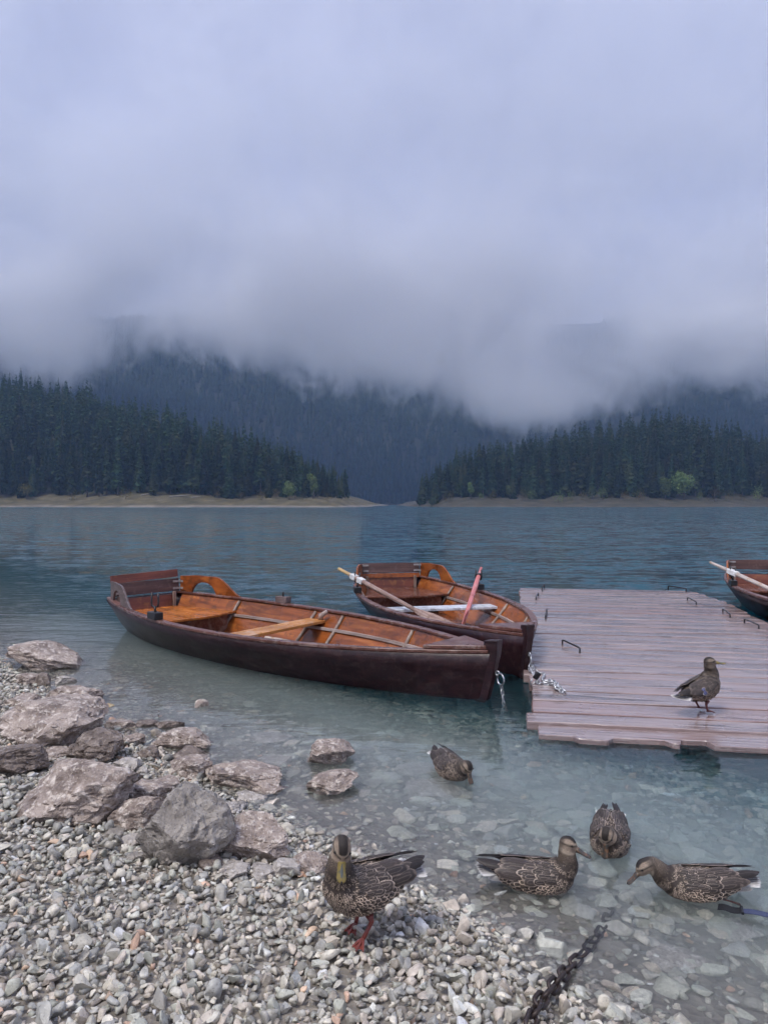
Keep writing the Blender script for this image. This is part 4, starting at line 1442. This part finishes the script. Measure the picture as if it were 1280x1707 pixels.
def m_skin():
    g = NG('mallard down')
    t = g.n('Attribute', attribute_name='tint')
    n = g.noise(g.mapv(g.obj(), (1, 1, 1)), 320, 3, .65)
    c = g.mix(.7, t, g.ramp(n, (.3, .45), (.7, 1.45)), 'MULTIPLY')
    return g.pbr(c, .62, g.bump(n, .5, .002), Specular_IOR_Level=.3)


FEATHER, DOWN = m_feather(), m_skin()
LEGM = m_paint('orange red duck leg', (.20, .050, .040), .45)
LEGD = m_paint('dark red duck leg', (.16, .05, .045), .4)
g = NG('dark bill'); BILLD = g.pbr(g.mix(g.rng(g.noise(g.obj(), 70, 3), .45, .65, 0, 1), (.045, .042, .036), (.16, .085, .045)), .3)
g = NG('olive yellow bill'); BILLY = g.pbr(g.mix(g.rng(g.noise(g.obj(), 60, 3), .46, .66, 0, 1), (.22, .165, .045), (.11, .105, .06)), .3)
g = NG('grey bill saddle'); BILLG = g.pbr((.10, .11, .105), .3)
EYE = NG('duck eye').pbr((.008, .006, .005), .08)
NAIL = NG('bill nail').pbr((.02, .02, .022), .3)


class Feathers:
    ROWS = ((0, .45, .0), (.28, .92, .012), (.55, 1.0, .02), (.8, .82, .022), (.95, .42, .020), (1.0, .12, .018))

    def __init__(s): s.V = []; s.F = []; s.fe = []; s.cd = []; s.cp = []; s.n = 0

    def add(s, p, d, nrm, L, W, lift, cd, cp, arch=.22, curl=0.0, edge=1.0):
        d = d / np.linalg.norm(d); nrm = nrm - d * (nrm @ d); nrm /= np.linalg.norm(nrm) + 1e-9
        b = np.cross(nrm, d)
        for v, w, _ in s.ROWS:
            c = p + d * L * v + nrm * (lift * L * v + .10 * L * math.sin(v * 3.14) * .5 - curl * L * v * v)
            hw = W * .5 * w
            for u in (-1, -.5, 0, .5, 1):
                s.V.append(c + b * hw * u - nrm * (hw * arch * u * u))
                s.fe.append(edge * max(abs(u) * (1.0 if v > .1 else .5), (v - .55) / .45 if v > .55 else 0))
                s.cd.append(cd); s.cp.append(cp)
        r = len(s.ROWS)
        for i in range(r - 1):
            for k in range(4):
                a = s.n + i * 5 + k
                s.F.append((a, a + 1, a + 6, a + 5))
        s.n += r * 5

    def build(s, name, parent):
        me = mesh_np(name, np.array(s.V), np.array(s.F), FEATHER, True)
        flt_attr(me, 'fe', s.fe); col_attr(me, 'cdark', np.array(s.cd)); col_attr(me, 'cpale', np.array(s.cp))
        return place(name, me, parent)


BODY = [(-.215, .120, .016, .010), (-.185, .117, .038, .020), (-.15, .108, .060, .042), (-.10, .097, .078, .062), (-.04, .089, .090, .077), (.02, .086, .092, .080), (.07, .089, .084, .077), (.11, .097, .066, .063), (.138, .105, .040, .040), (.150, .108, .016, .016)]
BX = np.array([b[0] for b in BODY])


def body_at(x): return [float(np.interp(x, BX, [b[k] for b in BODY])) for k in (1, 2, 3)]


def duck(label, loc, heading, neck, head_dir, seed, stand=False, bill='dark', scale=1.0, legs='both', dark=1.0, roll=0.0, blue=False, feet_yaw=0.0, pitch=0.0):
    """neck: list of points in body space ending at the head centre; head_dir: bill direction in body space"""
    rg = np.random.default_rng(seed)
    D = thing('mallard_duck', label, 'duck', loc, heading, 'female mallards', scale)
    dz = .070 if stand else -.060
    up = np.array((0, 0, dz))
    neck = [np.array(p, float) + up for p in neck]
    Hc = neck[-1]; hd = np.array(head_dir, float); hd /= np.linalg.norm(hd)
    side = np.cross((0, 0, 1.0), hd); side /= np.linalg.norm(side); hup = np.cross(hd, side)
    mb = MB()
    mb.loft([[(x, w * math.cos(a), zc + dz + h * (math.sin(a) if math.sin(a) > 0 else math.sin(a) * .95)) for a in np.linspace(0, 2 * math.pi, 20, endpoint=False)] for x, zc, w, h in BODY])
    path = np.array(smooth_path(neck, 22))
    k = np.linspace(0, 1, 22)
    rad = np.interp(k, [0, .2, .45, .75, 1], [.062, .056, .042, .035, .031])
    mb.tube(path, rad, 16)
    # skull: rings along the bill direction
    rings = []
    for s_, w, h, o_ in ((-.039, .008, .009, .0), (-.034, .021, .021, .0), (-.020, .030, .031, .001), (0, .0325, .035, .002), (.016, .0295, .0315, .001), (.029, .0225, .025, -.002), (.038, .015, .017, -.005), (.046, .010, .012, -.007)):
        rings.append([Hc + hd * s_ + side * w * math.cos(a) + hup * (h * math.sin(a) + o_) for a in np.linspace(0, 2 * math.pi, 16, endpoint=False)])
    mb.loft(rings)
    o = mb.build('body', DOWN, D, True)
    r = o.modifiers.new('remesh', 'REMESH'); r.mode = 'VOXEL'; r.voxel_size = .0045; r.use_smooth_shade = True
    sm = o.modifiers.new('smooth', 'SMOOTH'); sm.factor = .5; sm.iterations = 7
    dg = bpy.context.evaluated_depsgraph_get()
    me = bpy.data.meshes.new_from_object(o.evaluated_get(dg))
    o.modifiers.clear(); old = o.data; o.data = me; bpy.data.meshes.remove(old)
    me.name = 'body'
    nv = len(me.vertices)
    V = np.empty(nv * 3, np.float32); me.vertices.foreach_get('co', V); V = V.reshape(-1, 3).astype(float)
    N = np.empty(nv * 3, np.float32); me.vertices.foreach_get('normal', N); N = N.reshape(-1, 3).astype(float)
    me.polygons.foreach_set('use_smooth', np.ones(len(me.polygons), bool))
    # down colours: crown, brow, eye stripe, cheek
    q = V - Hc
    hx, hy, hz = q @ hd, q @ side, q @ hup
    dh = np.linalg.norm(q, axis=1)
    buff = np.array((.22, .170, .130)) * dark; dk = np.array((.026, .021, .019)); brow = np.array((.30, .245, .19)) * dark; brown = np.array((.045, .034, .029))
    c = np.tile(brown, (nv, 1))
    dn = np.min(np.linalg.norm(V[:, None, :] - path[None, 8:, :], axis=2), axis=1)
    nk = sstep(.045, .036, dn)[:, None]
    c = c * (1 - nk) + (buff * .48) * nk
    hm = sstep(.050, .045, dh)[:, None]
    cheek = np.where((hz > -.012)[:, None], buff, brow * .95)
    hc_ = cheek.copy()
    eyez = .008 + .10 * hx
    st = np.exp(-((hz - eyez) / .0036) ** 2)[:, None] * (np.abs(hy) > .006)[:, None]
    bw_ = np.exp(-((hz - eyez - .0085) / .0040) ** 2)[:, None] * (hx > -.02)[:, None]
    hc_ = hc_ * (1 - .8 * bw_) + brow * .8 * bw_
    hc_ = hc_ * (1 - .92 * st) + dk * .92 * st
    cr = (sstep(.014, .018, hz - .12 * hx - .0016) * sstep(.0195, .0150, np.abs(hy) + .10 * np.maximum(hx, 0)))[:, None]
    hc_ = hc_ * (1 - cr) + dk * cr
    c = c * (1 - hm) + hc_ * hm
    back = (sstep(-.008, -.026, hx) * (dh < .06))[:, None] * .6
    c = c * (1 - back) + dk * 1.6 * back
    col_attr(me, 'tint', c)
    # contour feathers, denser and smaller towards the neck
    Ft = Feathers()
    order = rg.permutation(nv)
    chosen = []; cell = {}
    T = np.gradient(path, axis=0); T /= np.linalg.norm(T, axis=1)[:, None]
    for i in order:
        p = V[i]; n = N[i]
        if dh[i] < .049: continue
        if p[2] < (.0 if not stand else .0) - .03: continue
        j = int(np.argmin(np.linalg.norm(path - p, axis=1)))
        onneck = sstep(.062, .04, dn[i]) * sstep(.10, .135, p[2] - dz) if j >= 6 else 0.0
        x = p[0]
        L = .015 + .020 * float(sstep(.12, -.06, x))
        if p[2] - dz < .075: L = .85 * L + .004
        L = L * (1 - onneck) + .0095 * onneck
        gap = L * .43
        key = tuple(np.floor(p / .02).astype(int))
        bad = False
        for a in (-1, 0, 1):
            for b in (-1, 0, 1):
                for cc in (-1, 0, 1):
                    for (pp, gg) in cell.get((key[0] + a, key[1] + b, key[2] + cc), ()):
                        if (pp - p) @ (pp - p) < min(gg, gap) ** 2: bad = True; break
                    if bad: break
                if bad: break
            if bad: break
        if bad: continue
        cell.setdefault(key, []).append((p, gap))
        chest = float(sstep(.06, .14, x))
        d = np.array((-1.0, 0, -.10 - .9 * chest))
        d = d * (1 - onneck) - T[j] * onneck
        d = d - n * (d @ n) + rg.normal(size=3) * .07
        v_ = rg.uniform(.75, 1.25)
        upper = float(sstep(.10, .15, p[2] - dz)) * (1 - chest)
        cd = np.array((.022, .016, .014)) * v_
        cp = (np.array((.52, .41, .32)) * (1 - .45 * upper) * (1 - .45 * onneck) * (1 - .25 * chest)) * rg.uniform(.75, 1.2) * dark
        if x < -.16 and p[2] - dz < .12 and rg.random() < .5: cp = np.array((.52, .49, .46))
        Ft.add(p - n * .001, d, n, L, L * (.55 if onneck > .5 else .64), .10, cd, cp, edge=1.22)
    Ft.build('plumage', D)
    # folded wings
    for sg in (1, -1):
        Wf = Feathers()
        def surf(x, k):
            """k: 0 lower wing edge .. 1 back ridge"""
            zc, w, h = body_at(max(x, -.19))
            ang = .30 + .12 * float(sstep(.0, -.18, x)) + k * .95
            ww = max(w, .030 + .02 * float(sstep(-.2, -.1, x)))
            hh = max(h, .03)
            y = (ww + .006) * math.cos(ang); z = zc + dz + (hh + .006) * math.sin(ang)
            nrm = np.array((0, sg * math.cos(ang), math.sin(ang) * 1.0))
            return np.array((x, sg * y, z)), nrm
        G1, G2 = np.array((.040, .031, .028)), np.array((.024, .019, .018))
        P1, P2 = np.array((.17, .135, .115)) * dark, np.array((.31, .25, .205)) * dark
        def row(xs_, ks, L, W, cd, cp, lift, tz=0.0, conv=0.0):
            for x, k_ in zip(xs_, ks):
                p, n = surf(x + rg.uniform(-.011, .011), k_ + rg.uniform(-.05, .05))
                d = np.array((-1, -sg * conv, tz)); d = d - n * (d @ n) * .8
                Wf.add(p, d, n, L * rg.uniform(.85, 1.15), W * rg.uniform(.85, 1.15), lift * .7, cd * rg.uniform(.65, 1.35), cp * rg.uniform(.6, 1.3), arch=.3)
        # primaries and secondaries first (lowest), then coverts over them
        row([-.135, -.13, -.125, -.12], [.72, .62, .52, .42], .135, .026, G2, G2 * 1.8, .045, .05, .18)
        row([-.075] * 5, np.linspace(.10, .5, 5), .115, .036, G1, P1 * .7, .03, .03, .20)
        if blue:
            row([-.055, -.062, -.07], [.02, .12, .22], .060, .034, np.array((.022, .030, .13)), np.array((.50, .49, .48)), .05)
        row([-.06, -.055, -.05, -.045, -.04], [.62, .72, .82, .92, 1.0], .115, .038, G1, P1, .04, .0, .10)      # tertials
        row([-.02, -.02, -.02, -.02, -.02, -.02], np.linspace(.05, 1.0, 6), .068, .036, G1, P2, .05)
        row([.015] * 7, np.linspace(.08, 1.0, 7), .050, .029, G1, P2, .06)
        row([.042] * 8, np.linspace(.06, .98, 8), .038, .024, G1, P2, .07)
        row([.066] * 9, np.linspace(.04, .94, 9), .028, .019, G2, P2, .08)
        Wf.build('wing', D)
    # tail fan
    Tf = Feathers()
    for i, a in enumerate(np.linspace(-.62, .62, 11)):
        out = abs(a) / .62
        white = np.array((.62, .60, .58))
        cd = np.array((.035, .028, .026)) * (1 - out ** 2) + white * .9 * out ** 2
        Tf.add(np.array((-.185, .030 * math.sin(a) * 1.5, .118 + dz - .006 * out)), np.array((-math.cos(a), math.sin(a), .14)), np.array((0, .25 * math.sin(a), 1)), .098 - .015 * out, .026, .0, cd, white * (.55 + .45 * out), arch=.1)
    for sg in (-1, 1):
        for q_ in range(4):
            Tf.add(np.array((-.165 + .01 * q_, sg * (.040 - .006 * q_), .098 + dz - .004 * q_)), np.array((-1, sg * .25, .12)), np.array((0, sg, .2)), .065, .022, .03, np.array((.40, .38, .36)), np.array((.62, .60, .58)))
    Tf.build('tail', D)
    # bill, eyes
    bo = Hc + hd * .036 - hup * .0055
    bmat = BILLY if bill == 'yellow' else BILLD
    bb = MB()
    rings = []
    for s_, w, h, o_ in ((0, .0130, .0130, 0), (.012, .0122, .0110, -.001), (.026, .0118, .0076, -.004), (.042, .0134, .0056, -.0065), (.056, .0146, .0047, -.0072), (.064, .0118, .0042, -.0075), (.069, .0055, .0028, -.0080)):
        rings.append([bo + hd * s_ + side * w * 1.2 * math.cos(a) + hup * (h * math.sin(a) + o_) for a in np.linspace(0, 2 * math.pi, 14, endpoint=False)])
    bb.loft(rings)
    B_ = bb.build('bill', bmat, D, True)
    MB().tube([bo + hd * .0630 - hup * .0036, bo + hd * .0660 - hup * .0045, bo + hd * .0705 - hup * .0078], [.0022, .0042, .0020], 8).build('nail', NAIL, B_, True)
    if bill == 'yellow':
        MB().loft([[bo + hd * s_ + side * w * math.cos(a) + hup * (h * math.sin(a) + o_) for a in np.linspace(.1, math.pi - .1, 9)] for s_, w, h, o_ in ((.014, .004, .0112, -.0009), (.026, .0066, .0082, -.0033), (.042, .0078, .0064, -.0058), (.053, .006, .0054, -.0066))], closed=False).build('saddle', BILLG, B_, True)
    for sg in (1, -1):
        for dx in (0.010,):
            bpt = bo + hd * .012 + side * sg * .0058 + hup * .0055
            MB().tube([bpt - hd * .003, bpt + hd * .003], [.0016, .0012], 6).build('nostril', NAIL, B_, True)
        e = Hc + hd * .018 + side * sg * .0265 + hup * .0105
        V2, F2 = ICO[2]
        place('eye', mesh_np('eye', V2 * .0048 + e, F2, EYE, True), D)
    # legs and webbed feet
    if stand:
        lm = LEGM if legs == 'red' else LEGD
        for sg, fx in ((1, .018), (-1, -.012)):
            a = np.array((-.015, sg * .040, .085)); kn = np.array((-.030 + fx * .3, sg * .042, .058)); an = np.array((-.005 + fx, sg * .043, .012))
            lg = MB().tube([a, kn, kn * .5 + an * .5, an], [.016, .0085, .0068, .0075], 9).build('leg', lm, D, True)
            fm = MB(); c_, s__ = math.cos(feet_yaw), math.sin(feet_yaw)
            def rt(v): return np.array((v[0] * c_ - v[1] * s__, v[0] * s__ + v[1] * c_, v[2]))
            toes = [rt((.050, .022, -.009)), rt((.060, 0, -.009)), rt((.048, -.021, -.009))]
            for tt in toes: fm.tube([an, an + tt * .5 + (0, 0, .003), an + tt], [.0062, .0050, .0030], 7)
            fm.tube([an, an + rt((-.018, 0, .002))], [.004, .002], 6)
            fm.add([an, an + toes[0] * .92, an + toes[1] * .80 + rt((0, .006, 0)), an + toes[1] * .92, an + toes[2] * .92, an + (0, 0, -.004)],
                   [(0, 1, 2), (0, 2, 3), (0, 3, 4), (5, 2, 1), (5, 3, 2), (5, 4, 3)])
            fm.build('foot', lm, lg, True, 50)
    elif legs == 'paddle':
        for sg in (1, -1):
            MB().tube([(-.09, sg * .05, .0), (-.13, sg * .055, -.02), (-.17, sg * .06, -.045)], [.010, .007, .012], 8, squash=.6).build('foot', LEGM, D, True)
    if stand: D.scale = (scale * .95, scale * 1.12, scale * 1.05)
    if pitch:
        pv = Vector((-.01, 0, dz + .05))
        M = Matrix.Translation(pv) @ Matrix.Rotation(pitch, 4, 'Y') @ Matrix.Translation(-pv)
        for ch in D.children:
            if not ch.name.startswith('leg'): ch.matrix_local = M
    return D


def at_water(px, py): return px_ground(px, py, 0.0)


def on_ground(px, py):
    z = 0.0
    for _ in range(6):
        q = px_ground(px, py, z); z = float(ground_z(q[0], q[1])) + .022
    return (q[0], q[1], z)


UPNECK = [(.075, 0, .115), (.116, 0, .148), (.120, 0, .186), (.116, 0, .218), (.124, 0, .245)]
q = on_ground(598, 1566)
duck('brown duck standing on the gravel with its bill lowered', (q[0] + .0, q[1] + .02, q[2] + .004), math.radians(-146), [(.065, 0, .115), (.105, .012, .160), (.118, .024, .20), (.118, .032, .236), (.124, .040, .258)], (.22, .45, -.86), 1, True, 'yellow', .92, 'red', dark=1.2, feet_yaw=.5, pitch=-.10)
q = px_ground(1172, 1184, .075)
duck('duck standing on the jetty looking right', (q[0], q[1], q[2] - .005), math.radians(28), UPNECK[:3] + [(.108, -.004, .214), (.110, -.012, .242)], (.78, -.62, -.16), 3, True, 'yellow', .95, 'dark', dark=.8, blue=True, pitch=-.30)
q = at_water(752, 1300)
duck('preening duck nearest the boats with its head tucked down', (q[0] + .012, q[1] + .09, 0), math.radians(-72), [(.07, 0, .115), (.115, .02, .140), (.135, .035, .152), (.148, .042, .150)], (.55, .06, -.83), 2, bill='dark', dark=1.05, scale=.87)
q = at_water(905, 1490)
duck('duck swimming to the right with its head up', (q[0] + .0, q[1] + .07, 0), math.radians(-6), UPNECK, (.92, -.25, -.28), 4, bill='dark', dark=1.15, scale=.89)
q = at_water(1018, 1428)
duck('duck facing the camera with its bill pressed to its breast', (q[0] + .025, q[1] + .10, 0), math.radians(-108), [(.07, 0, .115), (.115, -.005, .150), (.130, -.010, .172), (.140, -.012, .172)], (.42, -.10, -.90), 6, bill='dark', dark=1.3, scale=.9)
q = at_water(1165, 1503)
duck('duck at the right stretching its neck to dip its bill', (q[0] + .012, q[1] + .07, 0), math.radians(178), [(.075, 0, .112), (.128, 0, .125), (.165, 0, .160), (.195, 0, .178), (.222, 0, .168)], (.80, .08, -.60), 5, bill='dark', legs='paddle', dark=1.2, scale=.87)

# ------------------------------------------------------------------ low cloud and haze
def m_cloud():
    g = NG('low cloud')
    p = g.pos()
    x, y, z = [g.n('SeparateXYZ', {0: p}, out=i) for i in range(3)]
    n1 = g.noise(g.mapv(p, (1, .6, 1.1)), 0.010, 5, 0.58, 0.5)
    n2 = g.noise(g.mapv(p, (1, .6, 0.5), loc=(40, 0, 0)), 0.042, 4, 0.65, 1.2)
    # the cloud base hangs lower over the right of the valley
    crv = g.n('FloatCurve', {'Value': g.n('MapRange', {0: x, 1: -400.0, 2: 400.0, 3: 0.0, 4: 1.0})}, out=None)
    pts = [(0.0, 0.55), (0.10, 0.50), (0.165, 0.60), (0.28, 0.585), (0.39, 0.485), (0.5, 0.445), (0.585, 0.385), (0.66, 0.305), (0.74, 0.33), (0.85, 0.45), (1.0, 0.48)]
    c = crv.mapping.curves[0]
    while len(c.points) < len(pts): c.points.new(0.5, 0.5)
    for q, pt in zip(c.points, pts): q.location = pt
    crv.mapping.update()
    base = g.math('MULTIPLY', crv.outputs[0], 240.0)
    hgt = g.math('SUBTRACT', z, base)
    hgt = g.math('ADD', hgt, g.math('MULTIPLY', g.math('SUBTRACT', n1, 0.5), 75.0))
    hgt = g.math('ADD', hgt, g.math('MULTIPLY', g.math('SUBTRACT', n2, 0.5), 85.0))
    hgt = g.math('MAXIMUM', hgt, g.math('SUBTRACT', g.math('SUBTRACT', z, base), 22.0))
    dens = g.math('POWER', g.n('MapRange', {0: hgt, 1: 0.0, 2: 32.0, 3: 0.0, 4: 1.0}), 1.15)
    top = g.rng(g.math('ADD', z, g.math('MULTIPLY', g.math('SUBTRACT', n1, 0.5), 120.0)), 190.0, 340.0, 1.0, 0.26)
    top = g.math('MULTIPLY', top, g.rng(z, 540.0, 680.0, 1.0, 0.0))
    top = g.math('MULTIPLY', top, g.rng(g.noise(g.mapv(p, (1, .5, 1.25), loc=(13, 0, 7)), 0.0055, 6, 0.55, 0.4), 0.34, 0.66, 0.35, 1.75))
    dens = g.math('MULTIPLY', g.math('MULTIPLY', dens, top), 0.046)
    v = g.n('VolumePrincipled', {'Color': (0.98, 0.985, 1.0, 1), 'Density': dens, 'Anisotropy': 0.0})
    g.t.links.new(v, g.out.inputs['Volume'])
    g.m.cycles.volume_step_rate = 1.0
    return g.m


cl = MB().box((0, 750, 370), (1700, 85, 640)).build('low_cloud', m_cloud())
tag(cl, 'low grey cloud bank hiding the mountain top', kind='stuff')


def m_haze():
    g = NG('haze')
    v = g.n('VolumePrincipled', {'Color': (0.42, 0.62, 1.0, 1), 'Density': 0.00027, 'Anisotropy': 0.1})
    g.t.links.new(v, g.out.inputs['Volume'])
    g.m.cycles.homogeneous_volume = True
    return g.m


hz = MB().box((0, 790, 335), (3500, 1840, 722)).build('haze', m_haze())
tag(hz, 'thin bluish rain haze over the lake', kind='stuff')
